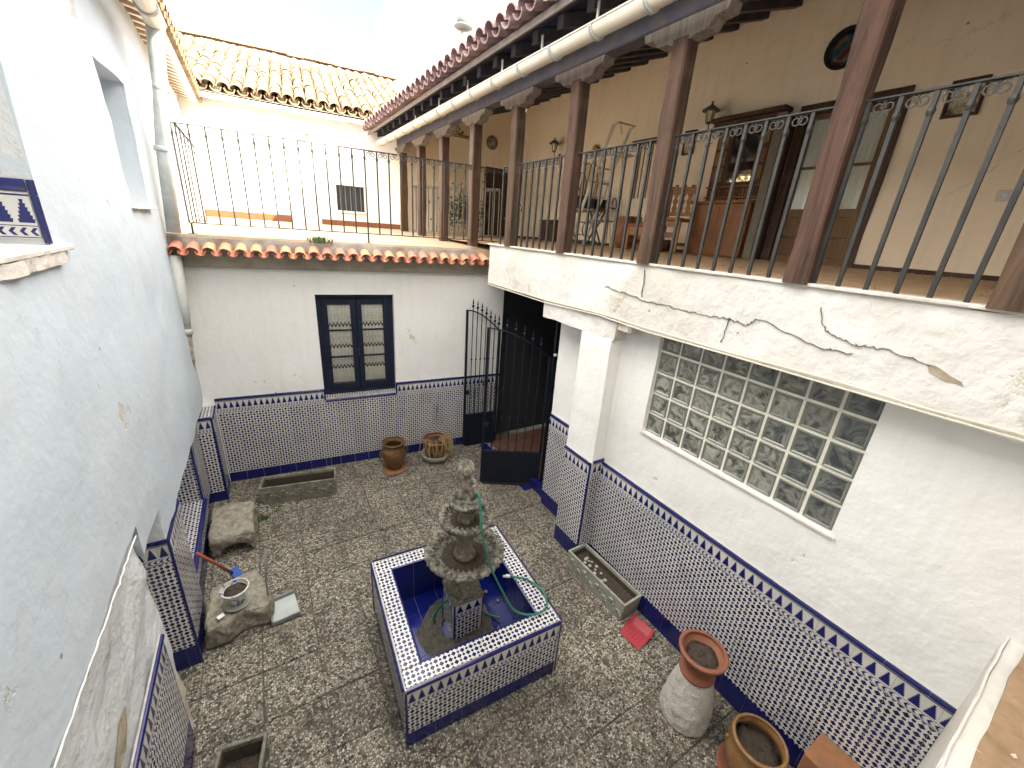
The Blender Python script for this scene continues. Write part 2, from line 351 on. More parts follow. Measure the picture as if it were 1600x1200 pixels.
class MB:
    def __init__(s): s.v = []; s.f = []; s.uv = []; s.sm = False
    def add(s, vs, fs, uv=None):
        k = len(s.v); s.v += [Vector(v) for v in vs]; s.f += [tuple(i+k for i in f) for f in fs]
        s.uv += list(uv) if uv else [(0, 0)]*len(vs); return s
    def box(s, a, b, M=None, bev=0):
        x0, y0, z0 = [min(p, q) for p, q in zip(a, b)]; x1, y1, z1 = [max(p, q) for p, q in zip(a, b)]
        if bev:
            bm = bmesh.new(); bmesh.ops.create_cube(bm, size=1)
            for v in bm.verts: v.co = Vector(((x0+x1)/2+v.co.x*(x1-x0), (y0+y1)/2+v.co.y*(y1-y0), (z0+z1)/2+v.co.z*(z1-z0)))
            bmesh.ops.bevel(bm, geom=bm.edges[:], offset=min(bev, (x1-x0)/2.2, (y1-y0)/2.2, (z1-z0)/2.2), segments=1, affect='EDGES', profile=.5)
            bm.verts.index_update(); vs = [v.co.copy() for v in bm.verts]; fs = [[v.index for v in f.verts] for f in bm.faces]; bm.free()
        else:
            vs = [(x0,y0,z0),(x1,y0,z0),(x1,y1,z0),(x0,y1,z0),(x0,y0,z1),(x1,y0,z1),(x1,y1,z1),(x0,y1,z1)]
            fs = [(0,3,2,1),(4,5,6,7),(0,1,5,4),(1,2,6,5),(2,3,7,6),(3,0,4,7)]
        if M is not None: vs = [M @ Vector(v) for v in vs]
        return s.add(vs, fs)
    def tube(s, pts, r, n=6, caps=True, closed=False):
        pts = [Vector(p) for p in pts]; N = len(pts); rs = r if isinstance(r, (list, tuple)) else [r]*N
        vs = []; up = None
        for i, p in enumerate(pts):
            a = pts[i-1] if (i > 0 or closed) else p; b = pts[(i+1) % N] if (i < N-1 or closed) else p
            t = (b-a).normalized()
            if up is None: up = Vector((0, 0, 1)) if abs(t.z) < .9 else Vector((1, 0, 0))
            x = t.cross(up)
            if x.length < 1e-4: x = t.cross(Vector((0, 1, 0)))
            x.normalize(); up = x.cross(t).normalized()
            for k in range(n):
                an = 2*pi*(k+.5)/n; vs.append(p+(x*cos(an)+up*sin(an))*rs[i])
        fs = []
        for i in range(N if closed else N-1):
            j = (i+1) % N
            for k in range(n): fs.append((i*n+k, i*n+(k+1) % n, j*n+(k+1) % n, j*n+k))
        if caps and not closed: fs += [tuple(range(n))[::-1], tuple((N-1)*n+k for k in range(n))]
        return s.add(vs, fs)
    def lathe(s, prof, c=(0, 0, 0), n=20, mod=None, M=None):
        vs = []; c = Vector(c)
        for i, (r, z) in enumerate(prof):
            for k in range(n):
                a = 2*pi*k/n; rr, zz = mod(i, a, r, z) if mod else (r, z)
                vs.append(Vector((rr*cos(a), rr*sin(a), zz)))
        vs = [(M @ v if M is not None else v)+c for v in vs]
        fs = [(i*n+k, i*n+(k+1) % n, (i+1)*n+(k+1) % n, (i+1)*n+k) for i in range(len(prof)-1) for k in range(n)]
        if prof[0][0] > 1e-4: fs.append(tuple(range(n))[::-1])
        if prof[-1][0] > 1e-4: fs.append(tuple((len(prof)-1)*n+k for k in range(n)))
        return s.add(vs, fs)
    def prism(s, poly, vec, M=None):
        n = len(poly); vec = Vector(vec); a = [Vector(p) for p in poly]; vs = a+[p+vec for p in a]
        if M is not None: vs = [M @ v for v in vs]
        return s.add(vs, [tuple(range(n))[::-1], tuple(range(n, 2*n))]+[(i, (i+1) % n, n+(i+1) % n, n+i) for i in range(n)])
    def build(s, name, mat, parent=None, smooth=False, label=None, kind=None):
        inv = wm(parent).inverted()
        me = raw(name, [inv @ v for v in s.v], s.f, mat, s.uv if any(u != (0, 0) for u in s.uv) else None, smooth)
        bm = bmesh.new(); bm.from_mesh(me); bmesh.ops.recalc_face_normals(bm, faces=bm.faces); bm.to_mesh(me); bm.free()
        o = link(name, me, parent, Matrix.Identity(4) if parent else None)
        return props(o, label, None, None, kind)
def struct(mb, name, mat, label=None, smooth=False):
    o = mb.build(name, mat, None, smooth); o['kind'] = 'structure'
    if label: o['label'] = label
    return o
def nse(p, sc, seed=0): return noise.noise(Vector(p)*sc+Vector((seed*7.3, seed*3.1, seed*5.7)))
def fbm(p, sc, seed=0): return noise.fractal(Vector(p)*sc+Vector((seed*7.3, seed*3.1, seed*5.7)), .8, 2.1, 5)
class FR:
    """local frame: u along, w up, n out of the face"""
    def __init__(s, o, u, n, w=(0, 0, 1)):
        s.o, s.u, s.n, s.w = Vector(o), Vector(u).normalized(), Vector(n).normalized(), Vector(w).normalized()
        s.M = Matrix(((s.u.x, s.w.x, s.n.x, s.o.x), (s.u.y, s.w.y, s.n.y, s.o.y), (s.u.z, s.w.z, s.n.z, s.o.z), (0, 0, 0, 1)))
    def __call__(s, u, w, n=0): return s.o+s.u*u+s.w*w+s.n*n
    def box(s, mb, a, b, bev=0): return mb.box(a, b, s.M, bev)      # a,b in (u,w,n)
def panel(F, u0, u1, w0, w1, holes=(), step=.12, amp=.006, depth=.2, sc=1.3, seed=0, edge=.0):
    """wall face with real undulation; holes (u0,u1,w0,w1,depth) get reveals"""
    def lines(a, b, ex):
        n = max(1, int((b-a)/step)); L = [a+(b-a)*i/n for i in range(n+1)]
        for e in ex:
            if a < e < b:
                L = [x for x in L if abs(x-e) > step*.3 or x in (a, b)]; L.append(e)
        return sorted(set(L))
    U = lines(u0, u1, [h[0] for h in holes]+[h[1] for h in holes]); Z = lines(w0, w1, [h[2] for h in holes]+[h[3] for h in holes])
    mb = MB(); idx = {}
    def vid(i, j):
        if (i, j) not in idx:
            p = F(U[i], Z[j]); d = fbm(p, sc, seed)*amp+nse(p, sc*5, seed)*amp*.35
            du = nse(p, 4, seed+3)*edge; dw = nse(p, 4, seed+5)*edge
            idx[(i, j)] = len(mb.v); mb.v.append(F(U[i]+du, Z[j]+dw, d)); mb.uv.append((0, 0))
        return idx[(i, j)]
    def inh(i, j):
        a, b = (U[i]+U[i+1])/2, (Z[j]+Z[j+1])/2
        for h in holes:
            if h[0] < a < h[1] and h[2] < b < h[3]: return h
    ec = {}
    for i in range(len(U)-1):
        for j in range(len(Z)-1):
            if inh(i, j): continue
            q = (vid(i, j), vid(i+1, j), vid(i+1, j+1), vid(i, j+1)); mb.f.append(q)
            for k in range(4):
                e = (q[k], q[(k+1) % 4]); ec[frozenset(e)] = None if frozenset(e) in ec else e
    back = {}
    def bk(v, d):
        if v not in back: back[v] = len(mb.v); mb.v.append(mb.v[v]-F.n*d); mb.uv.append((0, 0))
        return back[v]
    dup = {}
    def dp2(v):
        if v not in dup: dup[v] = len(mb.v); mb.v.append(mb.v[v].copy()); mb.uv.append((0, 0))
        return dup[v]
    for e in list(ec.values()):
        if e: mb.f.append((dp2(e[1]), dp2(e[0]), bk(e[0], depth), bk(e[1], depth)))
    return mb
# ------------------------------------------------------------------ glazed tiles, each an object of its own
TS = .243
_tc = {}
def tile_mesh(mat, w, h, u0=0, v0=0, w2=TS, h2=TS, th=.006):
    key = (mat, round(w, 3), round(h, 3), round(u0, 3), round(v0, 3))
    if key not in _tc:
        g, b = .0012, .0025
        x0, x1, y0, y1 = g, w-g, g, h-g
        vs = [(x0, y0, 0), (x1, y0, 0), (x1, y1, 0), (x0, y1, 0), (x0, y0, th-b*.6), (x1, y0, th-b*.6), (x1, y1, th-b*.6), (x0, y1, th-b*.6),
              (x0+b, y0+b, th), (x1-b, y0+b, th), (x1-b, y1-b, th), (x0+b, y1-b, th)]
        fs = [(8, 9, 10, 11)]
        for k in range(4):
            j = (k+1) % 4; fs += [(k, j, 4+j, 4+k), (4+k, 4+j, 8+j, 8+k)]
        uv = [(u0+v[0]/w2, v0+v[1]/h2) for v in vs]
        _tc[key] = raw('tile', vs, fs, mat, uv)
    return _tc[key]
def cap_mesh(L, h, out):
    key = ('cap', round(L, 3), h, out)
    if key not in _tc:
        vs = []; N = 5
        for x in (.0012, L-.0012):
            for k in range(N+1):
                a = pi*k/N; vs.append((x, h/2-cos(a)*h/2, .004+sin(a)*out))
            vs += [(x, h, 0), (x, 0, 0)]
        n = N+3; fs = [tuple(range(n)), tuple(range(n, 2*n))[::-1]]+[(k, (k+1) % n, n+(k+1) % n, n+k)[::-1] for k in range(n)]
        _tc[key] = raw('cap_tile', vs, fs, 'tile_cobalt')
    return _tc[key]
def put(name, me, parent, F, u, w, n=0, tilt=True):
    L = wm(parent).inverted() @ F.M @ Matrix.Translation((u, w, n))
    if tilt: L = L @ Matrix.Rotation(random.uniform(-.006, .006), 4, 'X') @ Matrix.Rotation(random.uniform(-.006, .006), 4, 'Y')
    return link(name, me, parent, L)
def tile_rect(parent, F, u0, u1, w0, w1, mat='tile_field', name='tile', ts=TS, th=None, align_top=True, uoff=0.0, n=0, print_h=None):
    H = th or ts; w = w1; first = True
    rows = []
    while w > w0+.012:
        lo = max(w0, w-H); rows.append((lo, w, (H-(w-lo))/H)); w = lo
    for lo, hi, v0 in rows:
        u = u0
        while u < u1-.012:
            ph = ((u-u0+uoff) % ts); ph = 0 if ts-ph < 1e-4 else ph; e = min(u1, u+ts-ph)
            if e-u > .012: put(name, tile_mesh(mat, e-u, hi-lo, ph/ts, v0, ts, H), parent, F, u, lo, n)
            u = e
def caps(parent, F, u0, u1, w, h=.042, out=.016, vertical=False, n=0):
    u = u0
    while u < u1-.01:
        e = min(u1, u+TS); put('cap_tile', cap_mesh(e-u, h, out), parent, F, u, w, n, False); u = e
def vcaps(parent, F, u, w0, w1, h=.03, out=.012, n=0):
    G = FR(F(u, w0, n), F.w, F.n, -F.u)
    x = 0
    while x < w1-w0-.01:
        e = min(w1-w0, x+TS); put('cap_tile', cap_mesh(e-x, h, out), parent, G, x, 0, 0, False); x = e
def dado(parent, F, u0, u1, top, skirt=.17, n=0, uoff=0, bot=0.0, backing=True, capd=True, border=True):
    """tiled lower wall: skirting, printed field, border of trees, cobalt cap"""
    if backing:
        mb = MB(); F.box(mb, (u0, bot, n-.015), (u1, top-.004, n+.0015)); mb.build('tile_bed', 'grout', parent)
    t = top-(.042 if capd else 0)
    if capd: caps(parent, F, u0, u1, t, n=n)
    bh = .205 if border else 0
    if border: tile_rect(parent, F, u0, u1, t-bh, t, 'tile_border', 'border_tile', th=bh, uoff=uoff, n=n)
    if skirt: tile_rect(parent, F, u0, u1, bot, bot+skirt, 'tile_cobalt', 'skirting_tile', th=skirt, uoff=uoff, n=n)
    tile_rect(parent, F, u0, u1, bot+skirt, t-bh, 'tile_field', 'tile', uoff=uoff, n=n)
# ================================================================== GROUND
mb = MB(); mb.box((-300, -300, -.30), (300, 300, -.10)); struct(mb, 'ground', 'dirt')
mb = MB(); mb.box((-2.0, -1.0, -.09), (4.4, 7.7, -.012)); struct(mb, 'courtyard_bed', 'joint_dirt')
pav = thing('courtyard_paving', 'grey brown washed pebble slabs paving the sunken courtyard', 'paving', (0, 0, -.012)); pav['kind'] = 'structure'
del pav['category']
PW = .5
_pm = []
for q in range(5):
    mb = MB(); mb.box((-.2455, -.2455, -.03), (.2455, .2455, .012), bev=.006)
    _pm.append(raw('paver', mb.v, mb.f, 'paver'))
x = -1.45; ix = 0
while x < 4.3:
    y = -.55+(.0 if ix % 2 else .0)
    while y < 7.6:
        cx, cy = x+PW/2, y+PW/2
        hid = (cy > 7.35) or (cx > 3.8)
        if not hid:
            o = link('paver', _pm[random.randrange(5)], pav, Matrix.Translation((cx+random.uniform(-.004, .004), cy+random.uniform(-.004, .004), random.uniform(-.004, .005))) @ Matrix.Rotation(random.uniform(-.008, .008), 4, 'X') @ Matrix.Rotation(random.uniform(-.008, .008), 4, 'Y') @ Matrix.Rotation(random.uniform(-.008, .008), 4, 'Z'))
        y += PW
    x += PW; ix += 1
# passage floor beyond the gate: red terracotta tiles
pf = thing('passage_paving', 'square red terracotta tiles on the passage floor behind the gate', 'floor', (3.9, 4.8, 0)); pf['kind'] = 'structure'; del pf['category']
tm = MB(); tm.box((-.148, -.148, -.02), (.148, .148, .004), bev=.004); tme = raw('floor_tile', tm.v, tm.f, 'terra_floor')
for i in range(11):
    for j in range(9):
        link('floor_tile', tme, pf, Matrix.Translation((.0+i*.3, -.6+j*.3, random.uniform(-.002, .002))))
# ================================================================== BACK HOUSE WALL
TB = .09413
FB = FR((-.82, 7.2, 0), (cos(TB), -sin(TB), 0), (-sin(TB), -cos(TB), 0))
bw = thing('back_wall', 'white courtyard back wall with blue tiled lower half and a dark blue window', 'wall', (-.82, 7.2, 0), -TB)
panel(FB, -.6, 4.80, 0, 3.72, [(1.54, 2.74, 1.30, 3.08, 0)], amp=.012, depth=.28, seed=1).build('plaster_face', 'plaster', bw, smooth=True)
dado(bw, FB, 0.0, 1.54, 1.50, n=.016)
dado(bw, FB, 2.74, 4.79, 1.50, n=.016, uoff=.07)
dado(bw, FB, 1.54, 2.74, 1.30, n=.016, uoff=.08, border=False)
vcaps(bw, FB, 1.555, 1.30, 1.50, n=.016); vcaps(bw, FB, 2.755, 1.30, 1.50, n=.016)
# sill tiles under the window
FS = FR(FB(1.54, 1.335, -.13), FB.u, (0, 0, 1), FB.n)
mb = MB(); FB.box(mb, (1.54, 1.25, -.13), (2.74, 1.332, .012)); mb.build('sill_bed', 'grout', bw)
tile_rect(bw, FS, 0, 1.2, 0, .13, 'tile_field', 'sill_tile')
FJ = FR(FB(2.74, 0, -.13), FB.n, -FB.u)
tile_rect(bw, FJ, 0, .13, 1.34, 1.50, 'tile_border', 'reveal_tile')
# window
win = thing('casement_window', 'dark blue two leaf casement window with lace curtains in the back wall', 'window', FB(2.14, 1.35, -.13), -TB)
mb = MB()
FB.box(mb, (1.54, 1.345, -.17), (2.74, 1.43, -.10), .006); FB.box(mb, (1.54, 3.0, -.17), (2.74, 3.09, -.10), .006)
FB.box(mb, (1.54, 1.43, -.17), (1.62, 3.0, -.10), .006); FB.box(mb, (2.66, 1.43, -.17), (2.74, 3.0, -.10), .006)
mb.build('frame', 'blue_black_paint', win)
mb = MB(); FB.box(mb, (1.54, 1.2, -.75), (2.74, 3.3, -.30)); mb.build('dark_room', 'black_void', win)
for (a, b) in ((1.62, 2.137), (2.143, 2.66)):
    s_ = MB(); st = .085
    FB.box(s_, (a, 1.432, -.15), (a+st, 2.998, -.085), .005); FB.box(s_, (b-st, 1.432, -.15), (b, 2.998, -.085), .005)
    FB.box(s_, (a+st, 1.432, -.148), (b-st, 1.54, -.087), .005); FB.box(s_, (a+st, 2.90, -.148), (b-st, 2.998, -.087), .005)
    sash = s_.build('sash', 'blue_black_paint', win)
    for w_ in (2.0, 2.46):
        g = MB(); FB.box(g, (a+st, w_, -.14), (b-st, w_+.022, -.10), .003); g.build('glazing_bar', 'blue_black_paint', sash)
    for lo, hi in ((1.54, 2.0), (2.022, 2.46), (2.482, 2.90)):
        g = MB(); FB.box(g, (a+st, lo, -.122), (b-st, hi, -.119)); g.build('pane', 'glass', sash)
    c = MB(); nu = 24
    for i in range(nu+1):
        for k in range(2):
            uu = a+st-.01+(b-a-2*st+.02)*i/nu; c.v.append(FB(uu, 1.5+k*1.45, -.155+.010*sin(i*1.7)+.004*sin(i*.6))); c.uv.append((.02+.33*i/nu, .02+k*.96))
    c.f = [(2*i, 2*i+2, 2*i+3, 2*i+1) for i in range(nu)]
    c.build('lace_curtain', 'lace', win, smooth=True)
h = MB(); h.tube([FB(2.14, 2.15, -.08), FB(2.14, 2.15, -.05), FB(2.14, 2.03, -.045)], .010, 6); h.build('handle', 'iron_dark', win)
# ================================================================== RIGHT WALL (glass blocks), pier, jamb
rw = thing('right_wall', 'white right hand courtyard wall with cracked beam above and blue tiles below', 'wall', (3.47, 0, 0))
FRW = FR((3.47, 3.17, 0), (0, -1, 0), (-1, 0, 0))           # u grows towards the camera
panel(FRW, -.55, 3.4, 0, 3.36, [(.50, 2.36, 2.22, 3.36, .1)], amp=.014, depth=.25, seed=2).build('plaster_face', 'plaster', rw, smooth=True)
dado(rw, FRW, 0, 3.28, 1.56, skirt=.25, n=.016, uoff=.16)
mb = MB(); FRW.box(mb, (.48, 2.19, -.02), (2.40, 2.218, .016), .006); mb.build('block_sill', 'plaster_sill', rw)
# pier
mbp = MB(); mbp.box((3.29, 3.17, 0), (3.62, 3.68, 3.37), bev=.012)
p_ = thing('pier', 'white plastered pier with blue tiled foot between gate and glass blocks', 'wall', (3.29, 3.4, 0))
FP = FR((3.29, 3.68, 0), (0, -1, 0), (-1, 0, 0)); FPS = FR((3.29, 3.17, 0), (1, 0, 0), (0, -1, 0)); FPT = FR((3.60, 4.47, 0), (0, -1, 0), (-1, 0, 0))
panel(FP, 0, .51, 0, 3.16, amp=.01, depth=.1, seed=3, step=.08).build('plaster_face', 'plaster', p_, smooth=True)
panel(FPS, 0, .2, 0, 3.16, amp=.008, depth=.1, seed=4, step=.08).build('plaster_face', 'plaster', p_, smooth=True)
dado(p_, FP, 0, .495, 1.56, skirt=.25, n=.016); dado(p_, FPS, 0.0, .175, 1.60, skirt=.25, n=.016, border=True)
vcaps(p_, FP, .512, 0, 1.56, n=.008, h=.03)
jm = thing('gate_jamb_wall', 'narrow white wall with tiled base beside the right gate leaf', 'wall', (3.6, 4.2, 0))
panel(FPT, 0, .80, 0, 3.16, amp=.01, depth=.22, seed=5).build('plaster_face', 'plaster', jm, smooth=True)
dado(jm, FPT, 0, .78, 1.64, skirt=.25, n=.016, uoff=.1)
mb = MB(); mb.box((3.585, 3.685, 1.642), (3.70, 4.46, 1.656)); mb.build('cap_ledge', 'plaster_sill', jm)
mb = MB(); mb.box((3.66, 4.48, 0), (3.78, 5.0, .16), bev=.004); mb.build('low_kerb', 'tile_cobalt', jm)
# beam band under fascia
mb = panel(FR((3.286, 4.5, 0), (0, -1, 0), (-1, 0, 0)), 0, 1.36, 3.15, 3.375, amp=.012, depth=.25, seed=6, step=.07, edge=.012); mb.build('capital_band', 'plaster_fascia', p_, smooth=True)
mb = MB(); mb.box((3.278, 2.93, 3.27), (3.44, 3.12, 3.372), bev=.02); mb.build('corbel', 'plaster_sill', p_)
# glass block window
gb = thing('glass_block_window', 'window of glass blocks in white joints in the right hand wall', 'window', (3.47, 1.7, 2.22))
BW = 1.86/8; FG = FR(FRW(.50, 2.22, -.045), FRW.u, FRW.n)
mb = MB(); FG.box(mb, (0, 0, -.05), (1.86, 1.15, -.001)); mb.build('mortar_grid', 'block_joint', gb)
g, d = .0105, .022
def ring(a): return [(a, a), (BW-a, a), (BW-a, BW-a), (a, BW-a)]
vs = [(x, y, -.004) for x, y in ring(g)]+[(x, y, .010) for x, y in ring(g+.004)]+[(x, y, .012) for x, y in ring(g+.012)]+[(x, y, .002) for x, y in ring(g+.024)]
fs = [(4*r+k, 4*r+(k+1) % 4, 4*r+4+(k+1) % 4, 4*r+4+k) for r in range(3) for k in range(4)]
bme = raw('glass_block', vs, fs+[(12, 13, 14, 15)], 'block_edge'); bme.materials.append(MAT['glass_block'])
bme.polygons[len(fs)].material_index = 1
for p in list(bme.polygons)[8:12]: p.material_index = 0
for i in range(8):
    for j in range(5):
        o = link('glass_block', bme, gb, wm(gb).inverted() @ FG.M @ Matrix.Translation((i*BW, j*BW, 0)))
# ================================================================== GALLERY SLAB / FASCIA
ga = thing('gallery_floor', 'raised gallery floor with thick cracked white beam along the courtyard', 'gallery', (3.3, 3, 4))
FF = FR((3.28, 6.15, 0), (0, -1, 0), (-1, 0, 0))
panel(FF, 0, 6.6, 3.365, 3.985, amp=.013, depth=.9, seed=8, step=.09, sc=2.2, edge=.010).build('beam_face', 'plaster_fascia', ga, smooth=True)
mb = MB(); mb.box((3.255, -.5, 3.986), (3.44, 6.17, 4.012), bev=.006); mb.build('coping', 'plaster_sill', ga)
mb = MB()
mb.add([(3.43, -.6, 3.98), (6.9, -.6, 4.06), (6.9, 11.2, 4.06), (3.43, 11.2, 3.98), (3.43, -.6, 4.0), (6.9, -.6, 4.07), (6.9, 11.2, 4.07), (3.43, 11.2, 4.0)],
       [(0, 3, 2, 1), (4, 5, 6, 7), (0, 1, 5, 4), (1, 2, 6, 5), (2, 3, 7, 6), (3, 0, 4, 7)])
mb.build('floor_sheet', 'gallery_floor', ga)
mb = MB(); mb.box((3.56, -.6, 3.40), (6.9, 6.1, 3.62)); mb.build('slab', 'plaster_fascia', ga)
# cracks and the missing chip of plaster
def crack(pts, w=.0012):
    mb = MB(); P = []
    for (a, b) in zip(pts[:-1], pts[1:]):
        for k in range(9):
            t_ = k/9; y = a[0]+(b[0]-a[0])*t_; z = a[1]+(b[1]-a[1])*t_; P.append((y+random.uniform(-.008, .008), z+random.uniform(-.011, .011)))
    for (a, b) in zip(P[:-1], P[1:]):
        dx = fbm(FF(6.15-a[0], a[1]), 2.2, 8)*.013+.004
        w_ = w*random.uniform(.4, 1.3); mb.add([(3.272-dx, a[0], a[1]-w_/2), (3.272-dx, a[0], a[1]+w_/2), (3.272-dx, b[0], b[1]+w_/2), (3.272-dx, b[0], b[1]-w_/2),
                (3.29-dx, a[0], a[1]-w_/2), (3.29-dx, a[0], a[1]+w_/2), (3.29-dx, b[0], b[1]+w_/2), (3.29-dx, b[0], b[1]-w_/2)], [(0, 1, 2, 3), (0, 4, 5, 1), (2, 6, 7, 3), (1, 5, 6, 2), (0, 3, 7, 4)])
    mb.build('crack', 'joint_dirt', ga)
crack([(3.39, 3.72), (2.86, 3.66), (2.4, 3.65), (2.13, 3.64), (1.9, 3.66), (1.75, 3.63), (1.67, 3.71)]); crack([(1.28, 3.86), (1.21, 3.72), (1.04, 3.67), (.88, 3.68), (.62, 3.64)])
crack([(2.86, 3.95), (2.84, 3.66)], .0022); crack([(1.67, 3.71), (1.2, 3.60), (1.0, 3.61)], .0016); crack([(1.9, 3.66), (1.92, 3.42)], .002)
mb = MB()
cpt = [(.665, 3.645), (.64, 3.60), (.60, 3.588), (.565, 3.575), (.52, 3.578), (.485, 3.572), (.50, 3.595), (.55, 3.61), (.59, 3.632), (.63, 3.65)]
cc = (.58, 3.608); n8 = len(cpt); K = cpt+[(cc[0]+(a-cc[0])*.6, cc[1]+(b-cc[1])*.6) for a, b in cpt]+[cc]
mb.add([(3.28-fbm((3.28, a, b), 2.2, 8)*.013-nse((3.28, a, b), 11, 8)*.0046-.0045, a, b) for a, b in K], [(q, (q+1) % n8, n8+(q+1) % n8, n8+q) for q in range(n8)]+[(n8+q, n8+(q+1) % n8, 2*n8) for q in range(n8)])
mb.build('bare_patch', 'bare_render', ga)
cb = MB()
P = [(3.262, 6.1, 3.40), (3.262, 4.44, 3.385), (3.262, 3.38, 3.41), (3.25, 2.68, 3.40), (3.255, 1.81, 3.395), (3.255, 1.08, 3.41), (3.255, .6, 3.40), (3.255, -.2, 3.42)]
cb.tube(P, .009, 6); cb.tube([(x-.004, y, z-.028+.008*sin(y*4)) for x, y, z in P], .007, 6)
o = cb.build('wall_cable', 'gutter_cream', None); props(o, 'pair of cream painted cables clipped along the cracked white gallery beam', 'cable')
# passage behind the gate, its darkness painted as near black walls
pa = thing('passage_room', 'passage behind the iron gate with its darkness painted on near black walls', 'passage', (4.6, 5.6, 0))
mb = MB(); mb.box((7.0, 3.9, 0), (7.1, 7.4, 3.3)); mb.build('end_wall', 'dark_case_shade', pa)
mb = MB(); mb.box((3.84, 3.98, 0), (7.0, 4.08, 3.3)); mb.build('side_wall', 'dark_case_shade', pa)
mb = MB(); mb.box((3.97, 6.92, 0), (7.0, 7.02, 3.3)); mb.build('side_wall', 'dark_case_shade', pa)
mb = MB(); mb.box((3.64, 4.0, 3.372), (7.0, 7.0, 3.398)); mb.build('ceiling', 'beam_grey', pa)
mb = MB(); mb.box((6.9, 4.9, 0), (6.99, 6.0, 2.3), bev=.01); mb.build('inner_door', 'dark_wood', pa)
mb = MB(); mb.box((3.50, 4.86, 0), (3.66, 6.6, .015), bev=.004); mb.build('threshold', 'tile_cobalt', pa)
fp = MB(); fp.lathe([(.10, 0), (.16, .25), (.14, .5), (.11, .6), (.13, .66)], (4.55, 4.45, .0), 14)
fo = thing('clay_jar', 'tall pale clay jar standing in the dark passage behind the gate', 'jar', (4.55, 4.45, 0)); fp.build('body', 'trough_pale', fo, smooth=True)
# ================================================================== TERRACE over back house
te = thing('roof_terrace', 'sunlit flat roof terrace above the back house', 'terrace', (1.5, 9.5, 3.9))
def TZ(n): return 3.885+.045*min(max(-n, 0), 4.6)
mb = MB()
U0, U1 = -1.5, 8.2
mb.add([FB(U0, 3.885, .10), FB(U1, 3.885, .10), FB(U1, 4.09, -5.2), FB(U0, 4.09, -5.2), FB(U0, 3.72, .10), FB(U1, 3.72, .10), FB(U1, 3.72, -5.2), FB(U0, 3.72, -5.2)],
       [(0, 1, 2, 3), (4, 7, 6, 5), (0, 4, 5, 1), (1, 5, 6, 2), (2, 6, 7, 3), (3, 7, 4, 0)])
mb.build('floor_sheet', 'terrace_floor', te)
panel(FR(FB(-.35, 0, .16), FB.u, FB.n), 0, 4.5, 3.66, 3.86, amp=.03, depth=.08, seed=9, step=.05, sc=6, edge=.02).build('mortar_edge', 'mortar', te, smooth=True)
mb = MB(); FB.box(mb, (-.32, 3.46, -.02), (4.62, 3.66, .10), .012); mb.build('eave_beam', 'beam_grey', te)
# barrel tile mesh (local: x along the slope downwards, z up)
def barrel(L, r0, r1, th, up=True, n=6):
    vs = []
    for x, r in ((0, r0), (L, r1)):
        for rr in (r, r-th):
            for k in range(n+1):
                a = pi*k/n; z = sin(a)*rr*.85; vs.append((x, cos(a)*rr, z if up else -z))
    m_ = n+1; fs = []
    for k in range(n):
        fs += [(k, k+1, 2*m_+k+1, 2*m_+k), (m_+k, 3*m_+k, 3*m_+k+1, m_+k+1), (k, m_+k, m_+k+1, k+1), (2*m_+k, 2*m_+k+1, 3*m_+k+1, 3*m_+k)]
    fs += [(0, 2*m_, 3*m_, m_), (n, m_+n, 3*m_+n, 2*m_+n)]
    return vs, fs
def barrel_me(name, mat, *a, **k):
    v, f = barrel(*a, **k); me = raw(name, v, f, mat, smooth=False)
    bm = bmesh.new(); bm.from_mesh(me); bmesh.ops.recalc_face_normals(bm, faces=bm.faces); bm.to_mesh(me); bm.free(); return me
def tmat(o, down, side):
    down = Vector(down).normalized(); side = Vector(side).normalized(); up = down.cross(side).normalized()
    if up.z < 0: side = -side; up = -up
    return Matrix(((down.x, side.x, up.x, o[0]), (down.y, side.y, up.y, o[1]), (down.z, side.z, up.z, o[2]), (0, 0, 0, 1)))
et = thing('eave_tile_row', 'single row of orange red barrel tiles over the courtyard back wall', 'roof', (1.5, 7.0, 3.6))
cov = barrel_me('cover_tile', 'eave_tile_red', .34, .060, .075, .012); chn = barrel_me('channel_tile', 'eave_tile_red', .34, .072, .060, .012, up=False)
NROW = 26; sp_ = 4.66/NROW
for i in range(NROW):
    u = -.30+sp_*(i+.5); dn = FB.n*.34-Vector((0, 0, .12))
    inv = wm(et).inverted()
    link('cover_tile', cov, et, inv @ tmat(FB(u, 3.795+random.uniform(-.006, .006), .03+random.uniform(-.012, .012)), dn, FB.u+Vector((0, 0, random.uniform(-.03, .03)))))
    link('channel_tile', chn, et, inv @ tmat(FB(u+sp_/2, 3.79, .04+random.uniform(-.01, .01)), dn, FB.u))
# terrace weed at the tile edge
def tuft(name, c, n, h, r, mat, label, seed=1, cat='weed'):
    rr = random.Random(seed); mb = MB()
    for i in range(n):
        a = rr.uniform(0, 2*pi); d = rr.uniform(0, r); hh = h*rr.uniform(.4, 1); b = Vector((c[0]+cos(a)*d, c[1]+sin(a)*d, c[2])); t2 = b+Vector((rr.uniform(-.5, .5)*hh, rr.uniform(-.5, .5)*hh, hh)); s2 = Vector((cos(a+1.5), sin(a+1.5), 0))*.006
        mid = (b+t2)/2+Vector((0, 0, hh*.12)); mb.add([b-s2*.5, b+s2*.5, mid+s2, t2, mid-s2], [(0, 1, 2, 4), (4, 2, 3)])
    o = mb.build(name, mat, None); props(o, label, cat); return o
tuft('weed_tuft', FB(1.68, 3.86, .13), 260, .10, .20, 'weed', 'green weed tuft growing in the gutter mortar above the red tile row', 3)
tuft('weed_tuft', (-.39, 5.93, .0), 90, .07, .07, 'weed', 'bigger green weed tuft in the paving in front of the carved trough', 4)
tuft('weed_tuft', (-.20, 6.06, .0), 50, .04, .09, 'weed', 'flat sparse weed tuft close to the foot of the carved trough', 5)
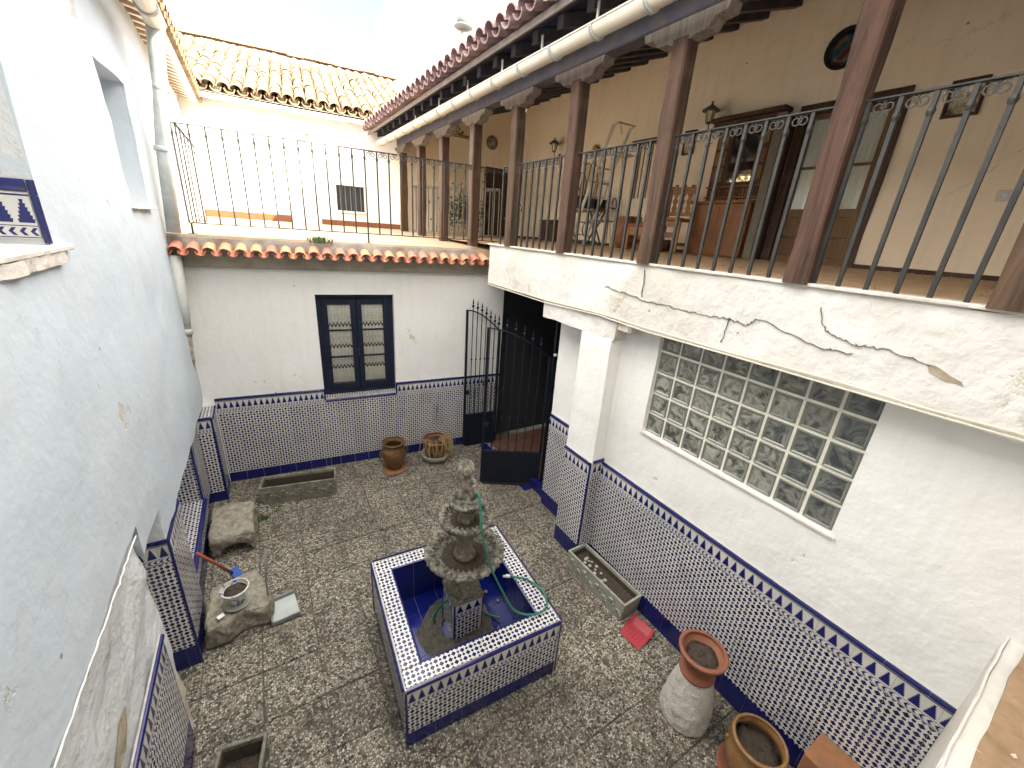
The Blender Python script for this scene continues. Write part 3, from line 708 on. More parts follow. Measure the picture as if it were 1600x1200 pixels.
# ------------------------------------------------ railings
def scroll_mesh(r=.034):
    mb = MB(); P = []
    for i in range(15):
        a = i/14*pi*2.7; q = r*(1-.62*i/14); P.append((cos(a+pi/2)*q, 0, -r*1.05+sin(a+pi/2)*q))
    P = [(-r*2.0+.004, 0, -.004), (-r*.9, 0, -.002)]+P
    mb.tube(P, .0055, 4, closed=False); return mb
def railing(name, label, A, B, zb, zt, step, mat, scroll0=0, foot=None, bar=.014, collars=True, skip=(), group=None, bottom=True, phase=None):
    A = Vector(A); B = Vector(B); L = (B-A).length; d = (B-A).normalized()
    rl = thing(name, label, 'railing', (A.x, A.y, zb), math.atan2(d.y, d.x), group)
    F = FR(Vector((A.x, A.y, 0)), d, Vector((d.y, -d.x, 0)))
    mb = MB(); F.box(mb, (0, zt-.012, -.017), (L, zt, .017), .002); mb.build('top_rail', mat, rl)
    if bottom: mb = MB(); F.box(mb, (0, zb, -.012), (L, zb+.014, .012), .002); mb.build('bottom_rail', mat, rl)
    bm_ = MB(); H = zt-.012-zb; bm_.box((-bar/2, -bar/2, 0), (bar/2, bar/2, H), Matrix.Rotation(pi/4, 4, 'Z') if False else None)
    if collars:
        for zz in (H-.10,): bm_.lathe([(bar*.5, zz-.03), (bar*.8, zz-.015), (bar*.95, zz), (bar*.8, zz+.015), (bar*.5, zz+.03)], (0, 0, 0), 6)
    bme = raw('baluster', bm_.v, bm_.f, mat)
    sm = scroll_mesh(min(.036, step*.23)); s1 = raw('scroll', sm.v, sm.f, mat); s2 = raw('scroll', [(-v.x, v.y, v.z) for v in sm.v], [f[::-1] for f in sm.f], mat)
    n = int(round(L/step)); st = L/n
    for i in range(n+1):
        u = i*st
        if any(a < u < b for a, b in skip): continue
        link('baluster', bme, rl, Matrix.Translation((u, 0, 0)))
        if scroll0 is not None and i < n and u >= scroll0 and not any(a < u+st < b for a, b in skip):
            r = min(.036, step*.23)
            link('scroll', s1, rl, Matrix.Translation((u+st-r*1.15-bar/2, 0, H))); link('scroll', s2, rl, Matrix.Translation((u+r*1.15+bar/2, 0, H)))
    if foot:
        for u in foot:
            mb = MB(); F.box(mb, (u-.011, 3.885, -.011), (u+.011, zb, .011)); F.box(mb, (u-.05, 3.885, -.03), (u+.05, 3.893, .03)); mb.build('foot', mat, rl)
    return rl
railing('terrace_railing', 'thin iron railing along the sunlit terrace edge above the red tile row', FB(.12, 0, 0), FB(4.66, 0, 0), 4.02, 5.19, .174, 'iron_grey', scroll0=2.2, foot=(.02, 1.72+.55, 4.4), bar=.020)
for (ya, yb, nm) in ((7.1, 9.6, 'iron railing running back along the left edge of the terrace seen end on'),):
    railing('side_railing', nm, (-.66, 7.22, 0), (-.66, 9.4, 0), 4.02, 5.19, .44, 'iron_grey', scroll0=0, bar=.017)
PY = [.47, 1.49, 2.89, 4.24, 5.54, 6.85, 8.20, 9.50, 10.8]
railing('gallery_railing', 'old grey iron railing with scrolls between the gallery posts over the courtyard', (3.31, 5.86, 0), (3.31, -.45, 0), 4.008, 5.10, .155, 'iron_grey', scroll0=0, bar=.023, bottom=False, skip=[(5.86-p-.09, 5.86-p+.09) for p in PY[:5]])
railing('stair_railing', 'pale iron railing across the far end of the gallery by the end wall', (3.55, 10.9, 0), (5.0, 9.0, 0), 4.08, 5.12, .12, 'iron_far', scroll0=0, bar=.018)
# ------------------------------------------------ posts
for i, y in enumerate(PY):
    lab = ['wooden gallery post at the right edge of the photo cut by the frame', 'nearest full wooden gallery post in front of the curtained door', 'wooden gallery post between the stepladder and the carved chair', 'wooden gallery post left of the stepladder',
           'wooden gallery post standing where the two railings meet', 'dark gallery post on the terrace second past the railing corner', 'dark gallery post third past the railing corner', 'farthest visible dark gallery post near the gutter end', 'dark gallery post hidden beside the far house wall'][i]
    po = thing('gallery_post', lab, 'post', (3.31, y, 4.0), 0, 'wooden gallery posts')
    mb = MB(); N = 14; base = 4.0 if y < 6.2 else 3.93
    hw = .078 if y > .3 else .10
    vs = []
    for k in range(N+1):
        z = base+(5.80-base)*k/N; dx = nse((y*3, z, 0), 1.1)*.014; dy = nse((y*3, z, 9), 1.1)*.014; e = hw*(1+nse((y, z*2, 4), 1.7)*.10)
        for (a, b) in ((-1, -.82), (-.82, -1), (.82, -1), (1, -.82), (1, .82), (.82, 1), (-.82, 1), (-1, .82)): vs.append((3.31+dx+a*e, y+dy+b*e, z))
    fs = [(8*k+q, 8*k+(q+1) % 8, 8*k+8+(q+1) % 8, 8*k+8+q) for k in range(N) for q in range(8)]+[tuple(range(8))[::-1], tuple(8*N+q for q in range(8))]
    mb.add(vs, fs); mb.build('shaft', 'post_wood' if y < 6.2 else 'dark_wood', po)
    mb = MB(); prof = [(-.42, 5.93), (-.40, 5.87), (-.30, 5.86), (-.25, 5.80), (-.13, 5.79), (-.10, 5.775), (.10, 5.775), (.13, 5.79), (.25, 5.80), (.30, 5.86), (.40, 5.87), (.42, 5.93)]
    mb.prism([(3.24, y+a, b) for a, b in prof], (.14, 0, 0)); mb.build('corbel', 'corbel_wood', po)
# ================================================================== GALLERY ROOF
gr = thing('gallery_roof', 'tiled gallery roof with dark boarded underside and wooden rafters', 'roof', (4.5, 5, 6))
SL = .315; X0, Z0 = 2.62, 6.17
def RZ(x): return Z0+(x-X0)*SL
mb = MB(); mb.box((3.22, -.6, 5.932), (3.40, 11.0, 6.12), bev=.012); mb.build('wall_plate', 'dark_rafter', gr)
yy = -.4; k = 0
while yy < 11.4:
    a = math.atan(SL); mb = MB()
    w_ = .05
    mb.prism([(2.86, yy-w_, RZ(2.86)-.13), (2.86, yy-w_, RZ(2.86)-.012), (6.85, yy-w_, RZ(6.85)-.012), (6.85, yy-w_, RZ(6.85)-.13)], (0, 2*w_, 0)); mb.build('rafter', 'dark_rafter', gr)
    yy += .45
# underside boards
bx = 2.72
while bx < 6.85:
    ex = min(bx+.19, 6.87); mb = MB()
    jz = random.uniform(0, .006)
    mb.prism([(bx+.004, -.6, RZ(bx)-.008+jz), (ex-.004, -.6, RZ(ex)-.008+jz), (ex-.004, -.6, RZ(ex)+.018), (bx+.004, -.6, RZ(bx)+.018)], (0, 12.2, 0)); mb.build('board', 'dark_board', gr)
    bx += .19
mb = MB(); mb.prism([(2.66, -.6, RZ(2.66)-.045), (2.70, -.6, RZ(2.70)-.045), (2.70, -.6, RZ(2.70)+.02), (2.66, -.6, RZ(2.66)+.02)], (0, 12.0, 0)); mb.build('eave_batten', 'batten', gr)
cv = barrel_me('cover_tile', 'roof_tile_purple', .42, .088, .112, .016); ch = barrel_me('channel_tile', 'roof_tile_purple', .42, .108, .090, .016, up=False)
y = -.5; dn = Vector((-1, 0, -SL)); inv = wm(gr).inverted()
while y < 11.3:
    for c in range(2):
        x = 2.90+c*.33; z = RZ(x)+.085
        j = random.uniform(-.012, .012)
        link('cover_tile', cv, gr, inv @ tmat((x+j, y+j, z+.03+random.uniform(-.006, .006)), dn+Vector((0, random.uniform(-.03, .03), 0)), (0, 1, 0)))
        if c == 0: link('channel_tile', ch, gr, inv @ tmat((x+j, y+.118, z+.025), dn, (0, 1, 0)))
    y += .236
# the rest of the slope as one corrugated sheet of tiles
mb = MB(); nx = 26; y = -.62; ys = [-.6+i*.0295 for i in range(int(12.0/.0295))]
for i, yv in enumerate(ys):
    for q in range(2):
        xx = 3.4 if q == 0 else 8.6; mb.v.append(Vector((xx, yv, RZ(xx)+.10+.055*abs(cos(pi*(yv+.5)/.236))))); mb.uv.append((0, 0))
mb.f = [(2*i, 2*i+2, 2*i+3, 2*i+1) for i in range(len(ys)-1)]
o = mb.build('upper_roof_tiles', 'roof_tile_purple', gr); o['kind'] = 'stuff'
mb = MB(); mb.box((6.9, -.6, 3.6), (8.6, 11.2, 7.3)); mb.build('house_block', 'plaster_cream', gr)
# gutter
gu = thing('gallery_gutter', 'long cream half round gutter hanging under the gallery eave', 'gutter', (2.87, 5, 5.95))
def gutter(root, A, B, r, mat, hooks, end=True):
    A = Vector(A); B = Vector(B); d = (B-A).normalized(); s_ = d.cross(Vector((0, 0, 1))).normalized(); mb = MB(); n = 12; pr = []
    for k in range(n+1):
        a = pi+pi*k/n; pr.append((cos(a)*r, sin(a)*r))
    pr = pr+[(cos(2*pi-pi*k/n)*(r-.006), sin(2*pi-pi*k/n)*(r-.006)) for k in range(n+1)]
    vs = [A+s_*a+Vector((0, 0, b)) for a, b in pr]+[B+s_*a+Vector((0, 0, b)) for a, b in pr]; m_ = len(pr)
    mb.add(vs, [(k, (k+1) % m_, m_+(k+1) % m_, m_+k) for k in range(m_)])
    for E, sg in ((A, -1), (B, 1)): mb.add([E+s_*a+Vector((0, 0, b)) for a, b in pr[:n+1]], [tuple(range(n+1))])
    for sg in (-1, 1): mb.tube([A+s_*r*sg, B+s_*r*sg], .011, 6)
    mb.build('trough', mat, root, smooth=True)
    L = (B-A).length; u = .3
    while u < L:
        mb = MB(); C = A+d*u
        P = [C+s_*cos(a)*(r+.006)+Vector((0, 0, sin(a)*(r+.006))) for a in [pi+pi*q/12 for q in range(13)]]
        for off in (-.014, .014): mb.tube([p+d*off for p in P], .009, 5)
        mb.build('bracket', 'gutter_grey', root, smooth=True); u += hooks
gutter(gu, (2.86, -.5, 5.955), (2.86, 11.15, 5.985), .088, 'gutter_cream', .62)
for y in (3.0, 3.57, 4.44, 5.3, 6.3, 7.4, 8.6):
    mb = MB(); mb.box((2.88, y-.012, 6.0), (2.895, y+.012, 6.17)); mb.build('hanger', 'white_plastic', gu)
# gallery inner walls
iw = thing('gallery_inner_wall', 'cream inner wall of the upper gallery', 'wall', (6.8, 3, 4))
FI = FR((6.8, 11.0, 0), (0, -1, 0), (-1, 0, 0))
panel(FI, 0, 12, 4.03, 7.6, [(4.30, 4.98, 5.02, 5.98, .2), (7.34, 8.52, 4.03, 6.10, .2)], amp=.02, depth=.18, step=.2, seed=11).build('plaster_face', 'plaster_cream', iw, smooth=True)
for a, b in ((0, 7.34), (8.52, 12)):
    mb = MB(); FI.box(mb, (a, 4.03, 0), (b, 4.12, .022)); mb.build('skirting', 'dark_wood', iw)
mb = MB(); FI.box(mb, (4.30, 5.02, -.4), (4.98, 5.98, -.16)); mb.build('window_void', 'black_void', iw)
for q in range(7):
    mb = MB(); FI.box(mb, (4.33+q*.1, 5.02, -.1), (4.345+q*.1, 5.98, -.085)); mb.build('window_bar', 'iron_dark', iw)
mb = MB(); FI.box(mb, (4.24, 5.975, .0), (5.04, 6.06, .10), .006); mb.build('lintel', 'dark_wood', iw)
ew = thing('gallery_end_wall', 'cream wall closing the far end of the gallery', 'wall', (5.2, 11.1, 4))
FE = FR((3.35, 11.1, 0), (1, 0, 0), (0, -1, 0))
panel(FE, 0, 3.5, 4.0, 7.4, [(2.36, 3.1, 4.0, 5.85, .2)], amp=.02, depth=.18, step=.2, seed=12).build('plaster_face', 'plaster_cream', ew, smooth=True)
mb = MB(); FE.box(mb, (2.36, 4.05, -.14), (3.1, 5.85, -.05), .01); mb.build('door_leaf', 'dark_wood', ew)
# curtained door
dr = thing('curtained_door', 'brown two leaf glazed door with pale curtains in the gallery wall', 'door', (6.8, 3.07, 4.06), pi/2)
FD = FR((6.8, 3.66, 0), (0, -1, 0), (-1, 0, 0))
mb = MB(); FD.box(mb, (-.02, 4.05, -.10), (.10, 6.12, .03), .006); FD.box(mb, (1.08, 4.05, -.10), (1.20, 6.12, .03), .006); FD.box(mb, (.10, 6.0, -.10), (1.08, 6.12, .03), .006); mb.build('frame', 'dark_wood', dr)
for a, b in ((.103, .588), (.592, 1.077)):
    mb = MB(); FD.box(mb, (a, 4.07, -.07), (a+.07, 5.995, -.02), .004); FD.box(mb, (b-.07, 4.07, -.07), (b, 5.995, -.02), .004)
    FD.box(mb, (a+.07, 4.07, -.069), (b-.07, 4.16, -.021)); FD.box(mb, (a+.07, 4.70, -.069), (b-.07, 4.80, -.021)); FD.box(mb, (a+.07, 5.93, -.069), (b-.07, 5.995, -.021)); FD.box(mb, (a+.07, 5.32, -.066), (b-.07, 5.35, -.024))
    lf = mb.build('leaf', 'door_wood', dr)
    for lo, hi in ((4.16, 4.42), (4.43, 4.70)):
        mb = MB(); FD.box(mb, (a+.07, lo, -.056), (b-.07, hi, -.034), .008); mb.build('panel', 'door_wood', lf)
    mb = MB(); N = 26
    for i in range(N+1):
        for k in range(2): mb.v.append(FD(a+.06+(b-a-.12)*i/N, 4.78+k*1.16, -.075+.012*sin(i*1.3)+.005*sin(i*2.9))); mb.uv.append((0, 0))
    mb.f = [(2*i, 2*i+2, 2*i+3, 2*i+1) for i in range(N)]; mb.build('curtain', 'sheer', lf, smooth=True)
    mb = MB(); FD.box(mb, (a+.07, 4.80, -.05), (b-.07, 5.93, -.047)); mb.build('pane', 'glass', lf)
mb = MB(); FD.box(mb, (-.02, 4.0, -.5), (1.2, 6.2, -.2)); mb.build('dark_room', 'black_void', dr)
# taupe panel leaning between cabinet and door
lp = thing('folded_screen', 'tall narrow taupe folding screen standing between cabinet and curtained door', 'screen', (6.6, 3.73, 4.06))
mb = MB(); mb.box((6.50, 3.70, 4.07), (6.53, 3.83, 6.02), bev=.004); mb.build('leaf', 'taupe_panel', lp); mb = MB(); mb.box((6.54, 3.69, 4.07), (6.79, 3.72, 6.0), bev=.004); mb.build('leaf', 'dark_wood', lp)
# carved mirror cabinet
cbn = thing('carved_cabinet', 'carved dark wooden hall cabinet with mirror and row of turned spindles', 'cabinet', (6.6, 4.37, 4.06))
FC = FR((6.78, 4.88, 0), (0, -1, 0), (-1, 0, 0))
mb = MB(); FC.box(mb, (.02, 4.07, 0), (1.02, 4.86, .34), .01); FC.box(mb, (.0, 4.86, 0), (1.04, 4.90, .38), .008); mb.build('chest', 'honey_wood', cbn)
mb = MB(); FC.box(mb, (.03, 4.90, 0), (1.01, 6.02, .05), .004); mb.build('back_panel', 'dark_wood', cbn)
mb = MB(); FC.box(mb, (-.03, 6.02, 0), (1.07, 6.07, .16), .008); FC.box(mb, (-.06, 6.07, 0), (1.10, 6.13, .22), .012); mb.build('cornice', 'dark_wood', cbn)
mb = MB(); FC.box(mb, (.33, 5.20, .05), (.75, 5.88, .058)); mb.build('mirror', 'mirror', cbn)
for (a, b, lo, hi) in ((.29, .33, 5.16, 5.92), (.75, .79, 5.16, 5.92), (.33, .75, 5.16, 5.20), (.33, .75, 5.88, 5.92)):
    mb = MB(); FC.box(mb, (a, lo, .05), (b, hi, .085), .006); mb.build('mirror_frame', 'dark_wood', cbn)
for a in (.06, .17, .82, .92):
    for lo in (5.22, 5.46, 5.70):
        mb = MB(); FC.box(mb, (a, lo, .05), (a+.08, lo+.2, .07), .012); mb.build('carved_panel', 'honey_wood', cbn)
for lo, hi in ((4.96, 4.98), (5.12, 5.14)):
    mb = MB(); FC.box(mb, (.04, lo, .05), (1.0, hi, .13), .004); mb.build('spindle_rail', 'honey_wood', cbn)
sp0 = MB(); sp0.lathe([(.008, 0), (.016, .03), (.009, .06), (.017, .09), (.008, .14)], (0, 0, 0), 8); sme = raw('spindle', sp0.v, sp0.f, 'chair_wood', smooth=True)
for q in range(18): link('spindle', sme, cbn, wm(cbn).inverted() @ Matrix.Translation(FC(.08+q*.052, 4.98, .10)))
for q in range(5):
    mb = MB(); FC.box(mb, (.05+q*.195, 4.905, .05), (.05+q*.195+.17, 4.955, .09), .01); mb.build('drawer_front', 'honey_wood', cbn)
# wall lamps
def wall_lamp(y, z, x=6.8, label='', nrm=(-1, 0, 0), group='wall lanterns'):
    n = Vector(nrm); L = thing('wall_lantern', label, 'lamp', (x, y, z), 0, group); P = Vector((x, y, z)); C = P+n*.20+Vector((0, 0, .02))
    s_ = n.cross(Vector((0, 0, 1)))
    mb = MB(); mb.tube([P+n*.01+Vector((0, 0, -.20)), P+n*.03+Vector((0, 0, -.12))], .03, 8)
    pts = [P+n*.02+Vector((0, 0, -.14)), P+n*.10+Vector((0, 0, -.22)), P+n*.17+Vector((0, 0, -.20)), C+Vector((0, 0, -.12))]; mb.tube(pts, .009, 6)
    sc_ = [P+n*(.04+.05*cos(a))+Vector((0, 0, -.05+.06*sin(a)-.25)) for a in [i*.5 for i in range(11)]]; mb.tube(sc_, .006, 5); mb.build('bracket', 'iron_dark', L)
    mb = MB(); mb.lathe([(.022, -.13), (.045, -.11), (.05, -.10)], C, 6); mb.build('base', 'iron_dark', L); mb = MB(); mb.lathe([(.135, .055), (.14, .065), (.055, .125), (.03, .135), (.012, .16), (.018, .18), (.0, .2)], C, 12); mb.build('cap', 'iron_dark', L)
    for k in range(6):
        a = k*pi/3; mb = MB(); mb.tube([C+Vector((cos(a)*.048, sin(a)*.048, -.10)), C+Vector((cos(a)*.075, sin(a)*.075, .06))], .005, 4); mb.build('cage_bar', 'iron_dark', L)
    mb = MB(); mb.lathe([(.04, -.095), (.066, .055)], C, 6); mb.build('glass', 'lamp_glass', L)
wall_lamp(5.0, 6.18, label='black wall lantern beside the carved cabinet cornice'); wall_lamp(9.25, 6.22, label='black wall lantern on the gallery wall by the third post')
wall_lamp(7.1, 5.15, label='small lantern bracket low on gallery wall behind ladder top') if False else None
# frames, plates, switch
def frame(y, z, w, h, label, mat='dark_wood'):
    o = thing('picture_frame', label, 'picture', (6.79, y, z)); F = FR((6.795, y+w/2, z), (0, -1, 0), (-1, 0, 0)); t_ = .028
    for a in ((0, 0, w, t_), (0, h-t_, w, h), (0, t_, t_, h-t_), (w-t_, t_, w, h-t_)):
        mb = MB(); F.box(mb, (a[0], a[1], 0), (a[2], a[3], .025), .003); mb.build('frame_strip', mat, o)
    mb = MB(); F.box(mb, (t_, t_, 0), (w-t_, h-t_, .008)); mb.build('picture', 'print', o)
frame(5.45, 5.70, .24, .38, 'small framed print on the wall right of the stepladder post')
frame(1.98, 5.72, .30, .36, 'framed picture with dark frame right of the curtained door')
def plate(P, n, r, mat, label, rim='dark_wood'):
    o = thing('wall_plate', label, 'plate', P); n = Vector(n); M_ = Matrix.Rotation(-pi/2, 4, 'Y') if abs(n.x) > .5 else Matrix.Rotation(pi/2, 4, 'X')
    mb = MB(); mb.lathe([(r*.8, .012), (r*.86, .03), (r, .04), (r*1.0, .02), (r*.8, 0)], P, 28, None, M_); mb.build('rim', rim, o, smooth=True)
    mb = MB(); mb.lathe([(0, .02), (r*.5, .018), (r*.83, .014)], P, 28, None, M_); mb.build('face', mat, o, smooth=True)
plate((6.79, 3.33, 6.69), (-1, 0, 0), .23, 'plate_dark', 'round dark painted plate high on the wall behind the nearest post', 'black_void')
plate((5.82, 11.07, 6.42), (0, -1, 0), .17, 'plate_relief', 'round relief plate on the far end wall of the gallery', 'corbel_wood')
plate((6.79, 7.9, 6.02), (-1, 0, 0), .13, 'brass', 'round brass plate on the wall above the hanging ropes', 'brass')
mb = MB(); mb.box((6.782, 1.30, 4.86), (6.797, 1.42, 4.97), bev=.004); sw = thing('socket_plate', 'cream socket plate low on the gallery wall at the right edge', 'socket', (6.79, 1.36, 4.86)); mb.build('plate', 'gutter_cream', sw)
mb = MB(); mb.box((6.774, 1.335, 4.885), (6.783, 1.385, 4.945), bev=.004); mb.build('socket_face', 'white_plastic', sw)
# stepladder
la = thing('stepladder', 'tall aluminium stepladder standing open against the gallery wall', 'ladder', (6.0, 6.7, 4.06))
def P2(y, z, x): return Vector((x, y-.3, z))
for x in (5.62, 6.02):
    mb = MB(); mb.tube([P2(7.35, 4.07, x), P2(6.52, 5.95, x), P2(6.46, 6.08, x)], .032, 5); mb.build('stile', 'aluminium', la)
for x in (5.68, 5.96):
    mb = MB(); mb.tube([P2(6.05+.55, 4.07, x+.4), P2(6.50, 5.62, x)], .017, 5); mb.build('rear_leg', 'aluminium', la)
mb = MB(); mb.tube([P2(6.48, 6.04, 5.62), P2(6.36, 6.10, 5.62), P2(6.30, 6.05, 5.62), P2(6.26, 5.9, 5.64)], .014, 6); mb.tube([P2(6.48, 6.04, 6.02), P2(6.36, 6.10, 6.02), P2(6.36, 6.10, 5.62)], .014, 6); mb.build('hand_hoop', 'aluminium', la)
for k in range(7):
    z = 4.26+k*.235; y = 7.05-(z-4.07)*.4415; mb = MB(); mb.box((5.62, y-.04, z-.014), (6.02, y+.045, z+.010), bev=.004); mb.build('step', 'gutter_grey', la)
mb = MB(); mb.box((5.60, 5.98, 5.62), (6.04, 6.26, 5.65), bev=.006); mb.build('platform', 'aluminium', la)
# ropes hanging on the wall
ro = thing('rope_coils', 'straw coloured rope coils hanging on the gallery wall left of the ladder', 'rope', (6.72, 8.0, 4.9))
for q, (yy, zz, rx, rz_) in enumerate(((7.85, 5.35, .16, .42), (8.0, 5.3, .20, .48), (8.15, 5.2, .15, .40), (7.72, 5.2, .14, .36), (8.35, 5.0, .25, .35))):
    mb = MB(); mb.tube([(6.72-.02*q+.02*sin(3*a), yy+cos(a)*rx, zz+sin(a)*rz_) for a in [i*2*pi/22 for i in range(22)]], .017, 5, closed=True); mb.build('coil', 'rope', ro, smooth=True)
# sewing table clutter
tb = thing('iron_sewing_table', 'old dark iron sewing table under boxes beside the stepladder', 'table', (6.3, 7.6, 4.06))
mb = MB(); mb.box((6.05, 6.95, 4.74), (6.55, 7.95, 4.78), bev=.006); mb.build('table_top', 'honey_wood', tb)
for y in (7.05, 7.85):
    mb = MB(); mb.tube([(6.1, y, 4.07), (6.28, y, 4.4), (6.1, y, 4.73)], .02, 5); mb.tube([(6.5, y, 4.07), (6.32, y, 4.4), (6.5, y, 4.73)], .02, 5); mb.tube([(6.1, y, 4.1), (6.5, y, 4.1)], .015, 5); mb.build('leg', 'iron_dark', tb)
mb = MB(); mb.tube([(6.3, 7.3+cos(a)*.17, 4.38+sin(a)*.17) for a in [i*pi/8 for i in range(16)]], .014, 5, closed=True); mb.build('flywheel', 'iron_dark', tb)
mb = MB(); mb.box((6.15, 7.1, 4.12), (6.45, 7.8, 4.15), bev=.004); mb.build('treadle', 'iron_dark', tb)
def crate(loc, s, mat, label, rz=0, nm='storage_box', cat='box'):
    o = thing(nm, label, cat, loc, rz); M_ = wm(o); a, b, c = s
    mb = MB()
    for (p, q) in (((-a, -b, 0), (a, b, .02)), ((-a, -b, .021), (-a+.015, b, c)), ((a-.015, -b, .021), (a, b, c)), ((-a+.016, -b, .021), (a-.016, -b+.015, c)), ((-a+.016, b-.015, .021), (a-.016, b, c))): mb.box(p, q, M_, .003)
    mb.build('body', mat, o)
    mb = MB(); mb.box((-a-.01, -b-.01, c+.001), (a+.01, b+.01, c+.03), M_, .006); mb.build('lid', mat, o)
crate((6.3, 7.2, 4.78), (.16, .2, .16), 'black_void', 'black box on top of the iron sewing table')
crate((6.3, 7.68, 4.78), (.14, .17, .24), 'dark_case_shade', 'dark machine case on the left end of the sewing table', .1)
crate((6.35, 6.2, 4.07), (.18, .2, .55), 'cardboard', 'ochre cardboard box on the floor below the barred gallery window', .1)
crate((6.45, 8.75, 4.07), (.2, .35, .45), 'dark_wood', 'low dark chest against the wall left of the rope coils')
# wheelbarrow / pushchair like seat : iron garden chair
def iron_chair(loc, rz, label):
    o = thing('iron_chair', label, 'chair', loc, rz); M_ = wm(o)
    def T(pts, r, nm): mb = MB(); mb.tube([M_ @ Vector(p) for p in pts], r, 6); mb.build(nm, 'iron_dark', o)
    for a, b in ((-.2, -.2), (.2, -.2), (-.2, .2), (.2, .2)): T([(a*1.1, b*1.1, 0), (a, b, .45)], .012, 'leg')
    mb = MB(); mb.lathe([(0, .45), (.22, .45), (.23, .46), (.22, .475), (0, .475)], (0, 0, 0), 16, None, None); mb.v = [M_ @ v for v in mb.v]; mb.build('seat', 'trough_pale', o)
    T([(.2*cos(a), .2, .47+.42*sin(a)) for a in [i*pi/10 for i in range(11)]], .012, 'back_hoop')
    T([(-.22, .2, .68), (-.26, -.05, .70), (-.2, -.18, .47)], .011, 'armrest'); T([(.22, .2, .68), (.26, -.05, .70), (.2, -.18, .47)], .011, 'armrest')
iron_chair((5.9, 9.9, 4.07), -1.2, 'round seated iron armchair near the end of the gallery'); iron_chair((5.9, 6.0+.45, 4.07), -2.0, 'iron chair partly hidden behind the stepladder and post')
# carved chair and stool
def carved_chair(loc, rz, label, back=True, seat_h=.50, w=.44, name='carved_chair'):
    o = thing(name, label, 'chair' if back else 'stool', loc, rz); M_ = wm(o); h2 = w/2
    def B(a, b, nm, mat='chair_wood', bev=.006): mb = MB(); mb.box(a, b, M_, bev); return mb.build(nm, mat, o)
    for sx in (-1, 1):
        B((sx*h2-.025, -h2-.025, 0), (sx*h2+.025, -h2+.025, seat_h-.004), 'leg'); B((sx*h2-.025, h2-.025, 0), (sx*h2+.025, h2+.025, seat_h-.004 if not back else 1.06), 'leg')
        B((sx*h2-.015, -h2+.027, .12), (sx*h2+.015, h2-.027, .17), 'side_stretcher')
    B((-h2+.027, -h2-.012, .24), (h2-.027, -h2+.012, .32), 'front_stretcher')
    B((-h2-.02, -h2-.03, seat_h), (h2+.02, h2-.028, seat_h+.05), 'seat', 'honey_wood', .015)
    B((-h2+.027, -h2-.02, seat_h-.09), (h2-.027, -h2+.005, seat_h-.003), 'apron')
    if back:
        B((-h2+.027, h2-.015, .94), (h2-.027, h2+.015, 1.05), 'crest_rail'); B((-h2+.027, h2-.015, .60), (h2-.027, h2+.015, .66), 'lower_rail')
        for q in (-1, 0, 1):
            mb = MB(); xs = q*.12; pts = [(xs-.03, .66), (xs-.045, .72), (xs-.02, .77), (xs-.045, .83), (xs-.02, .88), (xs-.04, .938), (xs+.04, .938), (xs+.02, .88), (xs+.045, .83), (xs+.02, .77), (xs+.045, .72), (xs+.03, .66)]
            mb.prism([(a, h2-.01, b) for a, b in pts], (0, .02, 0), M_); mb.build('splat', 'chair_wood', o)
        for q in (-1, 0, 1): B((q*.14-.03, h2-.015, 1.051), (q*.14+.03, h2+.015, 1.085), 'crest_knob')
carved_chair((6.1, 4.93, 4.06), -pi/2+.25, 'carved honey brown wooden chair with pierced back in front of the cabinet')
carved_chair((5.75, 5.22, 4.06), -pi/2+.1, 'low carved wooden stool left of the carved chair', False, .38, .34, 'carved_stool')
# jars on gallery
def pot(loc, prof, mat, label, name='clay_pot', cat='pot', soil=None, saucer=None, smat='terracotta', mod=None, rot=None):
    o = thing(name, label, cat, loc)
    M_ = rot
    mb = MB(); mb.lathe(prof, loc, 24, mod, M_); mb.build('body', mat, o, smooth=True)
    if soil:
        r, z = soil; mb = MB(); mb.lathe([(0, z+.01), (r*.5, z+.006), (r*.98, z)], loc, 20, lambda i, a, rr, zz: (rr, zz+.006*sin(5*a+i)), M_); mb.build('soil', 'soil', o, smooth=True)
    if saucer:
        r = saucer; mb = MB(); mb.lathe([(r*.8, .002), (r, .035), (r*1.04, .04), (r*.97, .03), (r*.7, .012), (0, .012)], loc, 22); mb.build('saucer', smat, o, smooth=True)
    return o
def hollow(rs, th=.018):
    """outer profile list (r,z) bottom to top -> closed profile with inner wall"""
    return rs+[(max(r-th, .001), z) for r, z in reversed(rs[1:])]+[(max(rs[0][0]-th, .001), rs[0][1]+th)]
pot((6.15, 6.05, 4.07), hollow([(.11, 0), (.18, .12), (.22, .3), (.2, .42), (.15, .5), (.17, .55)]), 'terracotta', 'round orange clay jar on the gallery floor behind the post', 'clay_jar', 'jar')
pot((6.5, 5.3, 4.07), hollow([(.07, 0), (.1, .1), (.1, .16), (.08, .2)]), 'glazed_brown', 'small brown jug on the gallery floor beside the carved chair', 'clay_jug', 'jug')
# leafy plant behind far railing
pl = thing('potted_plant', 'dark leafy potted plant behind the pale far railing', 'plant', (4.9, 10.2, 4.08))
mb = MB(); mb.lathe(hollow([(.14, 0), (.2, .28), (.22, .3)]), (4.9, 10.2, 4.08), 16); mb.build('pot', 'terracotta', pl)
rr = random.Random(5); mb = MB()
for i in range(700):
    c = Vector((4.75+rr.gauss(0, .28), 10.25+rr.gauss(0, .22), 4.62+rr.gauss(0, .2))); d_ = Vector((rr.uniform(-1, 1), rr.uniform(-1, 1), rr.uniform(-.6, .8))).normalized(); s_ = d_.cross(Vector((rr.random(), rr.random(), rr.random()))).normalized()*.022
    mb.add([c, c+d_*.05+s_, c+d_*.11, c+d_*.05-s_], [(0, 1, 2, 3)])
mb.build('foliage', 'leaf', pl)
